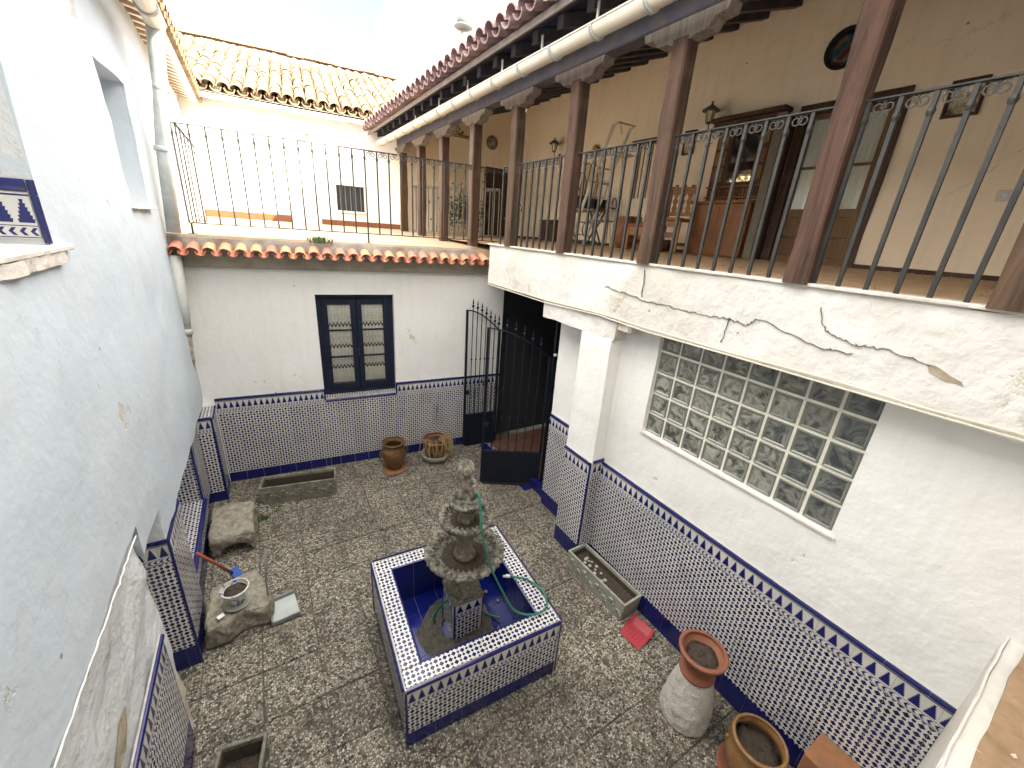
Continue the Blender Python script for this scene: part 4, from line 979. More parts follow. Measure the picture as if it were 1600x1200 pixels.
# ================================================================== FAR HOUSE
fh = thing('far_house', 'white sunlit house wall with barrel tiled roof behind the terrace', 'house', FB(0, 4.1, -4.65), -TB)
FH = FR(FB(0, 0, -4.65), FB.u, FB.n)
panel(FH, -1.2, 4.35, 4.0, 6.6, [(2.28, 2.93, 4.42, 5.0, .15)], amp=.02, depth=.2, step=.2, seed=13).build('wall_face', 'plaster_far', fh, smooth=True)
mb = MB(); FH.box(mb, (1.9, 4.05, 0.002), (4.3, 4.19, .03), .006); mb.build('painted_skirting', 'ochre_paint', fh); mb = MB(); FH.box(mb, (-.45, 4.05, 0.002), (1.25, 4.22, .03), .006); mb.build('painted_skirting', 'ochre_paint', fh)
mb = MB(); FH.box(mb, (2.28, 4.42, -.16), (2.93, 5.0, -.12)); wn = mb.build('window', 'glass_dark', fh)
for q in range(5):
    mb = MB(); FH.box(mb, (2.36+q*.12, 4.42, -.08), (2.375+q*.12, 5.0, -.065)); mb.build('bar', 'iron_far', wn)
mb = MB(); FH.box(mb, (2.24, 5.0, -.02), (2.97, 5.04, .03)); mb.build('lintel', 'plaster_far', wn); mb = MB(); FH.box(mb, (2.24, 4.38, -.02), (2.97, 4.42, .05)); mb.build('sill', 'plaster_far', wn)
SLF = .45
nb_ = -FH.n
def FRZ(n): return 6.44+n*SLF          # n metres behind the eave line
eaveO = FH(0, 0, .32)
inv = wm(fh).inverted()
fc = barrel_me('cover_tile', 'roof_tile', .46, .095, .120, .018); fcn = barrel_me('channel_tile', 'roof_tile', .46, .112, .098, .018, up=False)
dnv = FH.n-Vector((0, 0, SLF)); ncol = 28; pitch = .235
for i in range(ncol):
    u = -1.15+pitch*i
    for c in range(10):
        nn = .42+c*.385
        P = FH(u+random.uniform(-.012, .012), FRZ(nn)+.10+random.uniform(-.008, .012), .32-nn+random.uniform(-.02, .02))
        link('cover_tile', fc, fh, inv @ tmat(P, dnv+FH.u*random.uniform(-.05, .05), FH.u+Vector((0, 0, random.uniform(-.05, .05)))))
    P = FH(u+pitch/2, FRZ(.42)+.085, .32-.42); link('channel_tile', fcn, fh, inv @ tmat(P, dnv, FH.u))
mb = MB()
for i in range(ncol):
    u = -1.15+pitch*(i+.5); v, f = barrel(4.3, .105, .100, .016, up=False)
    T_ = tmat(FH(u, FRZ(4.35)+.085, .32-4.35), dnv, FH.u); mb.add([T_ @ Vector(q) for q in v], f)
o = mb.build('channel_run', 'roof_tile', fh); o['kind'] = 'stuff'
mb = MB(); mb.add([FH(-1.3, FRZ(0)-.01, .30), FH(5.6, FRZ(0)-.01, .30), FH(5.6, FRZ(4.2), .32-4.2), FH(-1.3, FRZ(4.2), .32-4.2)], [(0, 1, 2, 3)])
mb.add([FH(-1.3, FRZ(0)-.05, .30), FH(5.6, FRZ(0)-.05, .30), FH(5.6, FRZ(4.2)-.04, .32-4.2), FH(-1.3, FRZ(4.2)-.04, .32-4.2)], [(3, 2, 1, 0)]); mb.build('roof_deck', 'beam_grey', fh)
for i in range(29):
    u = -1.2+pitch*i; v, f = barrel(.26, .12, .12, .02); 
rd = barrel_me('ridge_tile', 'roof_tile', .44, .12, .14, .02)
for i in range(17): link('ridge_tile', rd, fh, inv @ tmat(FH(-1.3+i*.40, FRZ(4.25)+.13+random.uniform(-.01, .015), .32-4.25), FH.u, FH.n))
gf = thing('far_gutter', 'white half round gutter under the far tiled roof', 'gutter', FH(1.5, 6.3, .42), -TB)
gutter(gf, FH(-.15, 6.37, .40), FH(4.1, 6.33, .40), .07, 'white_plastic', .62)
wall_lamp_far = thing('wall_lantern', 'small ironwork lamp on the sunlit far house wall', 'lamp', FH(1.75, 5.9, 0)); 
mb = MB(); mb.tube([FH(1.75, 5.80, 0), FH(1.75, 5.78, .10), FH(1.75, 5.88, .14)], .01, 5); mb.lathe([(.03, 0), (.05, .08), (.07, .09), (.0, .15)], FH(1.75, 5.86, .14), 6); mb.build('lantern', 'iron_far', wall_lamp_far)
# chimney flue
fl = thing('flue_pipe', 'white metal flue pipe with round cowl above the far roof', 'chimney', (5.78, 13, 7.2))
mb = MB(); mb.lathe([(.07, 7.2), (.07, 9.5)], (5.78, 13, 0), 14); mb.build('pipe', 'zinc', fl, smooth=True)
mb = MB(); mb.lathe([(.10, 9.42), (.27, 9.46), (.27, 9.50), (.12, 9.52)], (5.78, 13, 0), 16); mb.build('flange', 'zinc', fl, smooth=True); mb = MB(); mb.lathe([(.20, 9.53), (.20, 9.72), (.15, 9.76), (0, 9.78)], (5.78, 13, 0), 16); mb.build('cowl', 'zinc', fl, smooth=True)
# ================================================================== LEFT HOUSE
lh = thing('left_house', 'tall bluish white house wall along the left of the courtyard', 'house', (-.95, 5, 0))
FL = FR((-.95, -1.0, 0), (0, 1, 0), (1, 0, 0))              # u = y+1
SEG = 12.9
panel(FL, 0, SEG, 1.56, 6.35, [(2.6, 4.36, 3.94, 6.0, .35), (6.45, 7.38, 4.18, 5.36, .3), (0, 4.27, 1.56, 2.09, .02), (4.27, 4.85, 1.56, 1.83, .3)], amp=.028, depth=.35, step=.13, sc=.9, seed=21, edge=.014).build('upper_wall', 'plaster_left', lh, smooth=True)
mb = MB(); mb.box((-1.32, 3.36, 3.9), (-1.28, -1, 6.2)); mb.box((-1.30, 1.6, 3.6), (-.985, 3.36, 3.925)); mb.box((-1.30, 3.375, 3.94), (-1.0, 3.40, 6.0)); mb.build('window_recess', 'plaster_left', lh)
FW = FR((-1.28, 3.36, 0), (1, 0, 0), (0, -1, 0))
mb = MB(); FW.box(mb, (0, 3.945, 0), (.315, 6.0, .006)); mb.build('recess_jamb', 'plaster_rough', lh)
t_ = tile_mesh('tile_border', .29, .235, .12, 0, TS, .235); put('border_tile', t_, lh, FW, 0, 3.985, .012); put('cap_tile', cap_mesh(.29, .06, .012), lh, FW, 0, 4.225, .01, False)
vcaps(lh, FW, .325, 3.965, 4.285, n=.008, h=.032)
mb = MB(); mb.box((-1.28, 1.4, 3.925), (-.925, 3.55, 3.950), bev=.004); mb.build('window_sill', 'plaster_sill', lh)
for q in range(9):
    mb = MB(); mb.box((-1.27, 1.4+q*.238, 3.9505), (-.93, 1.4+q*.238+.23, 3.958), bev=.002); mb.build('sill_tile', 'plaster_far', lh)
FLS = FR((-.93, 1.4, 0), (0, 1, 0), (1, 0, 0)); panel(FLS, 0, 2.0, 3.86, 3.925, amp=.012, depth=.03, step=.04, sc=9, seed=31, edge=.012).build('sill_underside', 'plaster_sill', lh)
mb = MB(); mb.box((-1.26, 5.44, 4.1), (-1.235, 6.40, 5.4)); mb.build('window_void', 'plaster_left', lh)
mb = MB(); mb.box((-1.2, 5.4, 4.165), (-.90, 6.42, 4.19), bev=.005); mb.build('window_sill', 'plaster_far', lh)
FJ2 = FR((-1.24, 6.37, 0), (1, 0, 0), (0, -1, 0)); mb = MB(); FJ2.box(mb, (0, 4.19, 0), (.27, 5.36, .01)); mb.build('recess_jamb', 'plaster_left', lh)
# pier, bench recess and corner boxes, all tiled
def solid(a, b, nm='masonry', mat='plaster_rough'): mb = MB(); mb.box(a, b, bev=.004); return mb.build(nm, mat, lh)
solid((-1.30, 3.84, 0), (-.968, 4.44, 1.86)); solid((-1.6, 4.44, 0), (-1.02, 6.08, .455)); solid((-1.6, 4.44, .455), (-1.36, 6.08, 1.56)); solid((-1.36, 6.10, 0), (-1.035, 6.66, 1.62)); solid((-1.36, 6.68, 0), (-.835, 7.14, 1.40))
dado(lh, FR((-1.29, 3.84, 0), (1, 0, 0), (0, -1, 0)), 0, .325, 1.53, skirt=.25, n=.003, backing=False)
dado(lh, FR((-.966, 3.84, 0), (0, 1, 0), (1, 0, 0)), 0, .60, 1.53, skirt=.25, n=.003, backing=False); vcaps(lh, FR((-.966, 3.84, 0), (0, 1, 0), (1, 0, 0)), .015, 0, 1.53, n=.004)
dado(lh, FR((-1.018, 4.44, 0), (0, 1, 0), (1, 0, 0)), 0, 1.64, .46, skirt=.25, n=.003, backing=False, border=False)
tile_rect(lh, FR((-1.355, 4.44, .458), (0, 1, 0), (0, 0, 1), (1, 0, 0)), 0, 1.64, 0, .33, 'tile_field', 'bench_tile')
caps(lh, FR((-1.045, 4.44, .458), (0, 1, 0), (0, 0, 1), (1, 0, 0)), 0, 1.64, 0, .03, .012, n=.006)
dado(lh, FR((-1.36, 6.098, .46), (1, 0, 0), (0, -1, 0)), 0, .325, 1.10, skirt=0, n=.003, backing=False); vcaps(lh, FR((-1.35, 6.098, 0), (1, 0, 0), (0, -1, 0)), .315, .46, 1.56, n=.006)
dado(lh, FR((-1.033, 6.10, 0), (0, 1, 0), (1, 0, 0)), 0, .56, 1.56, skirt=.25, n=.003, backing=False)
FQ = FR((-1.10, 6.678, 0), (1, 0, 0), (0, -1, 0)); dado(lh, FQ, 0, .265, 1.42, skirt=.17, n=.003, backing=False); vcaps(lh, FQ, .27, 0, 1.40, n=.004)
dado(lh, FR((-.833, 6.68, 0), (0, 1, 0), (1, 0, 0)), 0, .44, 1.42, skirt=.17, n=.003, backing=False)
tile_rect(lh, FR((-1.10, 6.68, 1.402), (1, 0, 0), (0, 0, 1), (0, 1, 0)), 0, .265, 0, .46, 'tile_field', 'ledge_tile')
# doorway recess and near wall
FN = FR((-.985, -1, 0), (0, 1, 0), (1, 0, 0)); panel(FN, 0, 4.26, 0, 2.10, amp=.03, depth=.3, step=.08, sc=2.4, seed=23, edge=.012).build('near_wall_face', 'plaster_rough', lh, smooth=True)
dado(lh, FN, 1.2, 4.10, 1.23, skirt=.25, n=.028)
mb = MB(); mb.box((-1.42, 3.05, 0), (-1.34, 3.9, 2.1)); mb.build('recess_back', 'plaster_rough', lh)
# patch of missing render on near wall
mb = MB(); cpt = [(2.42, 1.44), (2.37, 1.34), (2.26, 1.285), (2.14, 1.29), (2.10, 1.34), (2.16, 1.40), (2.22, 1.42), (2.30, 1.47)]
def nd(y, z): p = FN(y+1, z); return -.985+fbm(p, 2.4, 23)*.03+nse(p, 12, 23)*.0105
cc = (2.27, 1.37); K = []
for t_ in (1.0, .5): K += [(cc[0]+(a-cc[0])*t_, cc[1]+(b-cc[1])*t_) for a, b in cpt]
K.append(cc); n8 = len(cpt)
mb.add([(nd(a, b)+.006, a, b) for a, b in K], [(q, (q+1) % n8, n8+(q+1) % n8, n8+q) for q in range(n8)]+[(n8+q, n8+(q+1) % n8, 2*n8) for q in range(n8)])
mb.build('bare_patch', 'bare_render', lh)
# ridge of plaster along the overhang
mb = MB(); mb.tube([(-.938+.006*nse((0, i, 0), .9), i*.05-.5, 2.092+.014*nse((0, i, 3), .35)) for i in range(74)], [.0045+.003*nse((i, 0, 0), .7) for i in range(74)], 5); mb.build('drip_edge', 'plaster', lh)
# left roof edge
lr = thing('left_roof_edge', 'row of cream barrel tiles along the eave of the left house', 'roof', (-.8, 5, 6.3))
mb = MB(); mb.prism([(-1.0, -1, 6.34), (-.62, -1, 6.25), (-.62, -1, 6.28), (-3.5, -1, 6.62), (-3.5, -1, 6.55)], (0, 12.9, 0)); mb.build('eave_slab', 'plaster_far', lr)
lcv = barrel_me('cover_tile', 'roof_tile', .44, .092, .116, .016); lch = barrel_me('channel_tile', 'roof_tile', .44, .11, .094, .016, up=False)
y = 3.0; inv2 = wm(lr).inverted()
while y < 12.1:
    for c in range(2):
        link('cover_tile', lcv, lr, inv2 @ tmat((-.98-c*.34, y, 6.40+c*.05+random.uniform(-.008, .008)), (1, random.uniform(-.03, .03), -.14), (0, 1, 0)))
    link('channel_tile', lch, lr, inv2 @ tmat((-.98, y+.12, 6.39), (1, 0, -.14), (0, 1, 0)))
    y += .24
# gutter and downpipe
gl_ = thing('left_gutter', 'cream gutter ending above the downpipe at the left eave', 'gutter', (-.6, 5, 6.15)); gutter(gl_, (-.63, .5, 6.17), (-.63, 6.95, 6.10), .09, 'gutter_cream', .8)
dp = thing('downpipe', 'grey zinc downpipe bending down beside the left house and terrace corner', 'pipe', (-.85, 7.0, 1.5))
def seg(P, r, nm, mat): mb = MB(); mb.tube(P, r, 14); mb.build(nm, mat, dp, smooth=True)
seg([(-.64, 6.86, 6.06), (-.66, 6.90, 5.90), (-.70, 6.95, 5.5), (-.79, 6.98, 4.9), (-.86, 6.99, 3.9)], .075, 'upper_pipe', 'pipe_grey')
seg([(-.695, 6.95, 5.52), (-.70, 6.955, 5.46)], .082, 'collar', 'pipe_grey'); seg([(-.80, 6.98, 4.88), (-.805, 6.98, 4.82)], .082, 'collar', 'pipe_grey')
seg([(-.90, 6.96, 3.62), (-.93, 6.95, 3.0), (-.96, 6.95, 2.6)], .072, 'lower_pipe', 'gutter_grey'); seg([(-.955, 6.95, 2.62), (-1.0, 6.95, 2.1), (-1.04, 6.95, 1.43)], .066, 'worn_pipe', 'stone_block')
seg([(-.952, 6.95, 2.66), (-.957, 6.95, 2.58)], .08, 'collar', 'gutter_grey'); seg([(-.985, 6.95, 2.25), (-.99, 6.95, 2.19)], .074, 'collar', 'trough_pale')
# ================================================================== UNSEEN HOUSE ADDED TO SHADE THE COURTYARD, AND THE LANDING
nh = thing('shading_house', 'unseen white house block added behind the camera to shade the courtyard', 'house', (0, -3, 0))
mb = MB(); mb.prism([(-1.3, -.62, 0), (3.9, -.62, 0), (3.9, -.62, 12.0), (-1.3, -.62, 6.7)], (0, -2.6, 0)); mb.build('sloped_sun_block', 'plaster', nh)  # sloped top keeps sun off the left wall and lets sky in
mb = MB(); mb.box((3.91, -3.2, 0), (8.5, -.66, 9.25)); mb.build('low_sun_block', 'plaster', nh)
mb = MB(); mb.box((-4, -3.2, 0), (-1.31, -.64, 6.0)); mb.build('side_block', 'plaster', nh)
ld = thing('landing', 'stair landing with white edge and dusty brown top in the near right corner', 'landing', (3.9, -.4, 2))
mb = MB(); mb.box((2.2, -.60, 0), (3.60, -.11, 2.19), bev=.01); mb.box((3.6, -.60, 0), (6.0, -.11, 2.19)); mb.build('parapet', 'plaster_fascia', ld)
panel(FR((2.2, -.11, 0), (1, 0, 0), (0, 1, 0)), 0, 2.4, 1.9, 2.2, amp=.012, depth=.01, step=.06, seed=41).build('parapet_face', 'plaster_fascia', ld, smooth=True)
panel(FR((2.2, -.18, 2.21), (1, 0, 0), (0, 0, 1), (0, -1, 0)), 0, 2.4, 0, .44, amp=.03, depth=.02, step=.03, sc=7, seed=42, edge=.012).build('dusty_top', 'landing_dust', ld, smooth=True)
# ================================================================== IRON GATE
def gate(name, label, H, E, ztop, zpan, zb, nbar, group='iron gate leaves'):
    H = Vector(H); E = Vector(E); d = (E-H); Wd = d.length; d.normalize(); g_ = thing(name, label, 'gate', (H.x, H.y, 0), math.atan2(d.y, d.x), group)
    F = FR((H.x, H.y, 0), d, (d.y, -d.x, 0))
    def arc(u): return ztop-.42*(1-sin(pi/2*min(1, max(0, u/Wd))))
    mb = MB(); F.box(mb, (0, zb, -.02), (.04, arc(0), .02), .003); mb.build('hinge_stile', 'gate_paint', g_)
    mb = MB(); F.box(mb, (Wd-.04, zb, -.02), (Wd, arc(Wd), .02), .003); mb.build('meeting_stile', 'gate_paint', g_)
    mb = MB(); mb.tube([F(u, arc(u), 0) for u in [Wd*i/12 for i in range(13)]], .012, 5); mb.build('arched_rail', 'gate_paint', g_)
    mb = MB(); F.box(mb, (.04, zb+.0, -.008), (Wd-.04, zpan-.03, .008), .002); mb.build('sheet_panel', 'gate_paint', g_)
    mb = MB(); F.box(mb, (.04, zpan-.03, -.02), (Wd-.04, zpan, .02), .003); mb.build('panel_rail', 'gate_paint', g_)
    mb = MB(); F.box(mb, (.04, zb-.03, -.022), (Wd-.04, zb-.002, .022), .003); mb.build('bottom_rail', 'gate_paint', g_)
    for k in range(nbar):
        u = .04+(Wd-.08)*(k+1)/(nbar+1); mb = MB(); top = arc(u)+.18
        F.box(mb, (u-.007, zpan, -.007), (u+.007, top-.1, .007))
        def kn(z, r): mb.lathe([(.006, z-.02), (r, z-.008), (r, z+.008), (.006, z+.02)], F(u, 0, 0), 6)
        for z in (zpan+.62+.0, zpan+1.15): kn(z, .019)
        if k % 2 == 0: kn(zpan+.22, .019)
        P = F(u, 0, 0); mb.lathe([(.006, top-.12), (.024, top-.10), (.026, top-.08), (.007, top-.06), (.016, top-.03), (.0, top+.06)], P, 6)
        mb.build('bar', 'gate_paint', g_)
    mb = MB(); F.box(mb, (Wd-.10, zpan+.44, -.022), (Wd-.041, zpan+.52, .022), .004); mb.build('lock', 'gate_paint', g_)
    return g_
gate('iron_gate_leaf', 'near black iron gate leaf standing open across the doorway', (3.80, 4.88, 0), (2.90, 5.39, 0), 2.81, .68, .04, 6)
gate('iron_gate_leaf', 'far black iron gate leaf folded back against the tiled wall', (3.86, 6.62, 0), (3.16, 6.70, 0), 2.82, .72, .05, 6)
mb = MB(); mb.box((3.83, 4.84, 0), (3.88, 4.89, 3.1), bev=.004); fm = thing('gate_frame', 'black iron frame post at the right side of the gateway', 'frame', (3.85, 4.86, 0)); mb.build('jamb_bar', 'gate_paint', fm)
mb = MB(); mb.box((3.80, 4.80, 2.43), (3.86, 4.84, 2.47), bev=.01); mb.build('hinge_knob', 'plaster_far', fm)
# ================================================================== FOUNTAIN
RF = rad(-3.2); fo = thing('fountain', 'square blue tiled fountain basin with three tiered stone bowls and cherub', 'fountain', (1.38, 2.87, 0), RF)
MF = wm(fo); hx, hy, HT = .755, .735, .72; rim = .17
def FF_(ax, ay, ux, uy): 
    o = MF @ Vector((ax, ay, 0)); u = MF.to_3x3() @ Vector((ux, uy, 0)); return FR(o, u, u.cross(Vector((0, 0, 1))))
outer = [FF_(-hx, -hy, 1, 0), FF_(hx, -hy, 0, 1), FF_(hx, hy, -1, 0), FF_(-hx, hy, 0, -1)]
Ls = [2*hx, 2*hy, 2*hx, 2*hy]
mb = MB()
for (a, b) in (((-hx, -hy, -.01), (hx, -hy+rim, HT-.012)), ((-hx, hy-rim, -.01), (hx, hy, HT-.012)), ((-hx, -hy+rim, -.01), (-hx+rim, hy-rim, HT-.012)), ((hx-rim, -hy+rim, -.01), (hx, hy-rim, HT-.012))): mb.box(a, b, MF)
mb.box((-hx+rim, -hy+rim, -.01), (hx-rim, hy-rim, .19), MF); mb.build('basin_masonry', 'grout', fo)
for F, L in zip(outer, Ls):
    dado(fo, F, 0.012, L-.012, HT+.004, skirt=.17, n=.002, backing=False)
    vcaps(fo, F, .016, 0, HT-.04, n=.003, h=.022, out=.010)
TF = MF @ Matrix.Identity(4)
def FT(ax, ay, ux, uy):   # horizontal face frame
    u = MF.to_3x3() @ Vector((ux, uy, 0)); return FR(MF @ Vector((ax, ay, HT-.011)), u, (0, 0, 1), Vector((0, 0, 1)).cross(u))
tile_rect(fo, FT(-hx+.01, -hy+.012, 1, 0), 0, 2*hx-.02, 0, rim-.015, 'tile_field', 'rim_tile'); tile_rect(fo, FT(-hx+.01, hy-rim, 1, 0), 0, 2*hx-.02, 0, rim-.015, 'tile_field', 'rim_tile')
tile_rect(fo, FT(-hx+rim, -hy+rim, 0, 1), 0, 2*hy-2*rim, 0, rim-.015, 'tile_field', 'rim_tile'); tile_rect(fo, FT(hx-.012, -hy+rim, 0, 1), 0, 2*hy-2*rim, 0, rim-.015, 'tile_field', 'rim_tile')
ix, iy = hx-rim, hy-rim
for F, L in ((FF_(ix, -iy, -1, 0), 2*ix), (FF_(-ix, -iy, 0, 1), 2*iy), (FF_(-ix, iy, 1, 0), 2*ix), (FF_(ix, iy, 0, -1), 2*iy)):
    tile_rect(fo, F, 0, L, .19, HT-.03, 'tile_pool', 'basin_tile', n=.002); caps(fo, F, 0, L, HT-.032, h=.028, out=.014, n=.002)
u = MF.to_3x3() @ Vector((1, 0, 0)); FB2 = FR(MF @ Vector((-ix, -iy, .19)), u, (0, 0, 1), Vector((0, 0, 1)).cross(u))
tile_rect(fo, FB2, 0, 2*ix, 0, 2*iy, 'tile_pool', 'basin_floor_tile', n=.001)
# pillar
PC = MF.inverted() @ Vector((1.42, 2.90, 0)); pw = .155; zt = .665
mb = MB(); mb.box((PC.x-pw, PC.y-pw, .19), (PC.x+pw, PC.y+pw, zt), MF); mb.build('pillar_core', 'grout', fo)
for k in range(4):
    a = k*pi/2; c_, s_ = cos(a), sin(a)
    ox, oy = PC.x+(-pw*c_+pw*s_), PC.y+(-pw*s_-pw*c_); F = FF_(ox, oy, c_, s_)
    tile_rect(fo, F, .018, 2*pw-.018, zt-.17, zt, 'tile_border', 'pillar_tile', th=.17, n=.002, ts=.28); tile_rect(fo, F, .018, 2*pw-.018, .19, zt-.17, 'tile_field', 'pillar_tile', n=.002)
    vcaps(fo, F, .018, .19, zt, h=.018, out=.008, n=.002)
CW = MF @ Vector((PC.x, PC.y, 0)); cx, cy = 1.415, 2.88
mb = MB(); mb.lathe([(.235, .668), (.235, .70), (.225, .725), (.17, .74)], (CW.x, CW.y, 0), 4, None, Matrix.Rotation(pi/4+RF, 4, 'Z')); mb.build('plinth', 'statue_stone', fo)
mb = MB(); mb.lathe([(.165, .73), (.175, .76), (.15, .80), (.11, .86), (.10, .92), (.13, .98), (.18, 1.02), (.10, 1.05)], (cx, cy, 0), 22, lambda i, a, r, z: (r*(1+.05*sin(8*a)), z)); mb.build('stem', 'statue_stone', fo, smooth=True)
def bowl(z, R, nl, dep, nm='bowl'):
    prof = [(R*.25, z-dep), (R*.55, z-dep*.85), (R*.80, z-dep*.45), (R*.95, z-.035), (R*1.0, z-.012), (R*.985, z+.006), (R*.90, z+.012), (R*.80, z+.002), (R*.72, z-.028), (R*.55, z-dep*.45), (R*.3, z-dep*.55), (.01, z-dep*.55)]
    def md(i, a, r, zz):
        k = {3: 1, 4: 1, 5: 1, 6: .9, 7: .5, 2: .7}.get(i, 0)
        return r*(1+k*(.018*sin(nl*a)+.02*nse((cos(a)*3, sin(a)*3, i), 1.7))), zz+k*.006*sin(nl*a+1.2)+k*.005*nse((cos(a)*4, sin(a)*4, i*2), 2)
    mb = MB(); mb.lathe(prof, (cx, cy, 0), 120, md); b = mb.build(nm, 'fountain_stone', fo, smooth=True)
    # carved leaves round the rim
    mb = MB(); v, f = [], []
    for k in range(nl): 
        a = 2*pi*k/nl; M_ = Matrix.Translation((cx+cos(a)*R*.83, cy+sin(a)*R*.83, z+.006)) @ Matrix.Rotation(a, 4, 'Z') @ Matrix.Rotation(random.uniform(-.15, .15), 4, 'X')
        L2, w2, h2 = R*.17, pi*R*.88/nl*.78, .020*(.6+R)
        mb.add([M_ @ Vector(p) for p in ((-L2, 0, .0), (0, -w2, 0), (L2*.8, -w2*.6, -.01), (L2, 0, -.02), (L2*.8, w2*.6, -.01), (0, w2, 0), (-.1*L2, 0, h2), (L2*.5, 0, h2*.8), (L2*.4, 0, -.03))], [(0, 1, 6), (1, 2, 7, 6), (2, 3, 7), (3, 4, 7), (4, 5, 6, 7), (5, 0, 6), (0, 8, 1), (1, 8, 2), (2, 8, 3), (3, 8, 4), (4, 8, 5), (5, 8, 0)])
    mb.build('carved_leaf_rim', 'fountain_stone', b, kind='stuff'); return b
bowl(1.22, .395, 34, .17)
mb = MB(); mb.lathe([(0, 1.142), (.12, 1.146), (.24, 1.150), (.25, 1.14)], (cx, cy, 0), 24, lambda i, a, r, z: (r*(1+.06*sin(3*a)), z+.004*sin(7*a))); mb.build('silt', 'soil', fo, smooth=True)
mb = MB(); mb.lathe([(.105, 1.14), (.11, 1.19), (.085, 1.22), (.075, 1.29), (.085, 1.38), (.12, 1.47), (.14, 1.50), (.09, 1.53)], (cx, cy, 0), 22, lambda i, a, r, z: (r*(1+.05*sin(7*a)), z)); mb.build('stem', 'statue_stone', fo, smooth=True)
bowl(1.63, .265, 26, .12)
mb = MB(); mb.lathe([(0, 1.572), (.10, 1.575), (.16, 1.578), (.165, 1.57)], (cx, cy, 0), 20); mb.build('silt', 'soil', fo, smooth=True)
mb = MB(); mb.lathe([(.075, 1.57), (.08, 1.60), (.058, 1.62), (.055, 1.68), (.07, 1.73), (.085, 1.75), (.05, 1.76)], (cx, cy, 0), 18); mb.build('stem', 'statue_stone', fo, smooth=True)
bowl(1.81, .165, 18, .08)
# cherub : one continuous skinned body
def skin(name, verts, edges, radii, mat, parent, sub=2):
    me = bpy.data.meshes.new(name); me.from_pydata(verts, edges, []); o = bpy.data.objects.new(name, me); COL.objects.link(o)
    md = o.modifiers.new('s', 'SKIN'); sk = me.skin_vertices[0].data
    for i, r in enumerate(radii): sk[i].radius = (r, r)
    sk[0].use_root = True; sb = o.modifiers.new('b', 'SUBSURF'); sb.levels = sub
    dg = bpy.context.evaluated_depsgraph_get(); dg.update(); ev = o.evaluated_get(dg); nm = bpy.data.meshes.new_from_object(ev)
    bpy.data.objects.remove(o); inv = wm(parent).inverted()
    for v in nm.vertices: v.co = inv @ v.co
    nm.materials.clear(); nm.materials.append(MAT[mat])
    for p in nm.polygons: p.use_smooth = True
    return link(name, nm, parent, Matrix.Identity(4))
zb = 1.80
V = [(0, 0, .13), (0, -.005, .19), (0, 0, .235), (0, -.005, .262), (-.035, -.01, .12), (-.05, -.04, .07), (-.045, -.01, .015), (.035, -.01, .12), (.055, -.03, .07), (.05, 0, .015), (-.055, -.01, .225), (-.085, -.02, .27), (-.07, -.01, .325), (.055, -.01, .225), (.085, -.03, .185), (.05, -.07, .19)]
E_ = [(0, 1), (1, 2), (2, 3), (0, 4), (4, 5), (5, 6), (0, 7), (7, 8), (8, 9), (2, 10), (10, 11), (11, 12), (2, 13), (13, 14), (14, 15)]
Rr = [.046, .048, .038, .022, .034, .026, .018, .034, .026, .018, .022, .017, .014, .022, .017, .014]
dirc = Vector((-.5, -.85, 0)).normalized(); an = math.atan2(dirc.y, dirc.x)+pi/2
MC = Matrix.Translation((cx, cy, zb)) @ Matrix.Rotation(an, 4, 'Z') @ Matrix.Scale(1.08, 4)
ch_ = skin('cherub_body', [tuple(MC @ Vector(v)) for v in V], E_, Rr, 'statue_stone', fo)
hd = MB(); hm = MC @ Matrix.Translation((0, -.012, .30))
hd.lathe([(.001, -.052), (.026, -.045), (.042, -.02), (.045, .005), (.040, .03), (.024, .048), (.001, .054)], (0, 0, 0), 14); hd.v = [hm @ v for v in hd.v]
for s_ in (-1, 1): 
    q = MB(); q.lathe([(.0, -.010), (.010, -.004), (.010, .004), (.0, .010)], (s_*.016, -.040, .006), 8); hd.add([hm @ v for v in q.v], q.f)
q = MB(); q.lathe([(.0, -.010), (.009, -.003), (.004, .012), (0, .014)], (0, -.047, -.006), 8); hd.add([hm @ v for v in q.v], q.f)
hd.build('cherub_head', 'statue_stone', ch_, smooth=True)
hr = MB(); rr = random.Random(2)
for i in range(16):
    a = rr.uniform(0, 2*pi); b = rr.uniform(.1, 1.2); c = Vector((cos(a)*sin(b)*.042, sin(a)*sin(b)*.042+.006, cos(b)*.046)); q = MB(); q.lathe([(0, -.012), (.012, -.004), (.012, .005), (0, .013)], c, 7); hr.add([hm @ v for v in q.v], q.f)
hr.build('cherub_curls', 'fountain_stone', ch_, smooth=True)
# shell the cherub carries on its shoulder
sh = MB(); ms_ = MC @ Matrix.Translation((-.01, .035, .315)) @ Matrix.Rotation(.9, 4, 'X')
sh.lathe([(.012, -.02), (.04, -.008), (.066, .02), (.062, .024), (.035, .004), (.0, -.004)], (0, 0, 0), 28, lambda i, a, r, z: (r*(1+.10*abs(sin(4.5*a))*(i in (2, 3))), z)); sh.v = [ms_ @ v for v in sh.v]; sh.build('shell', 'statue_stone', fo, smooth=True)
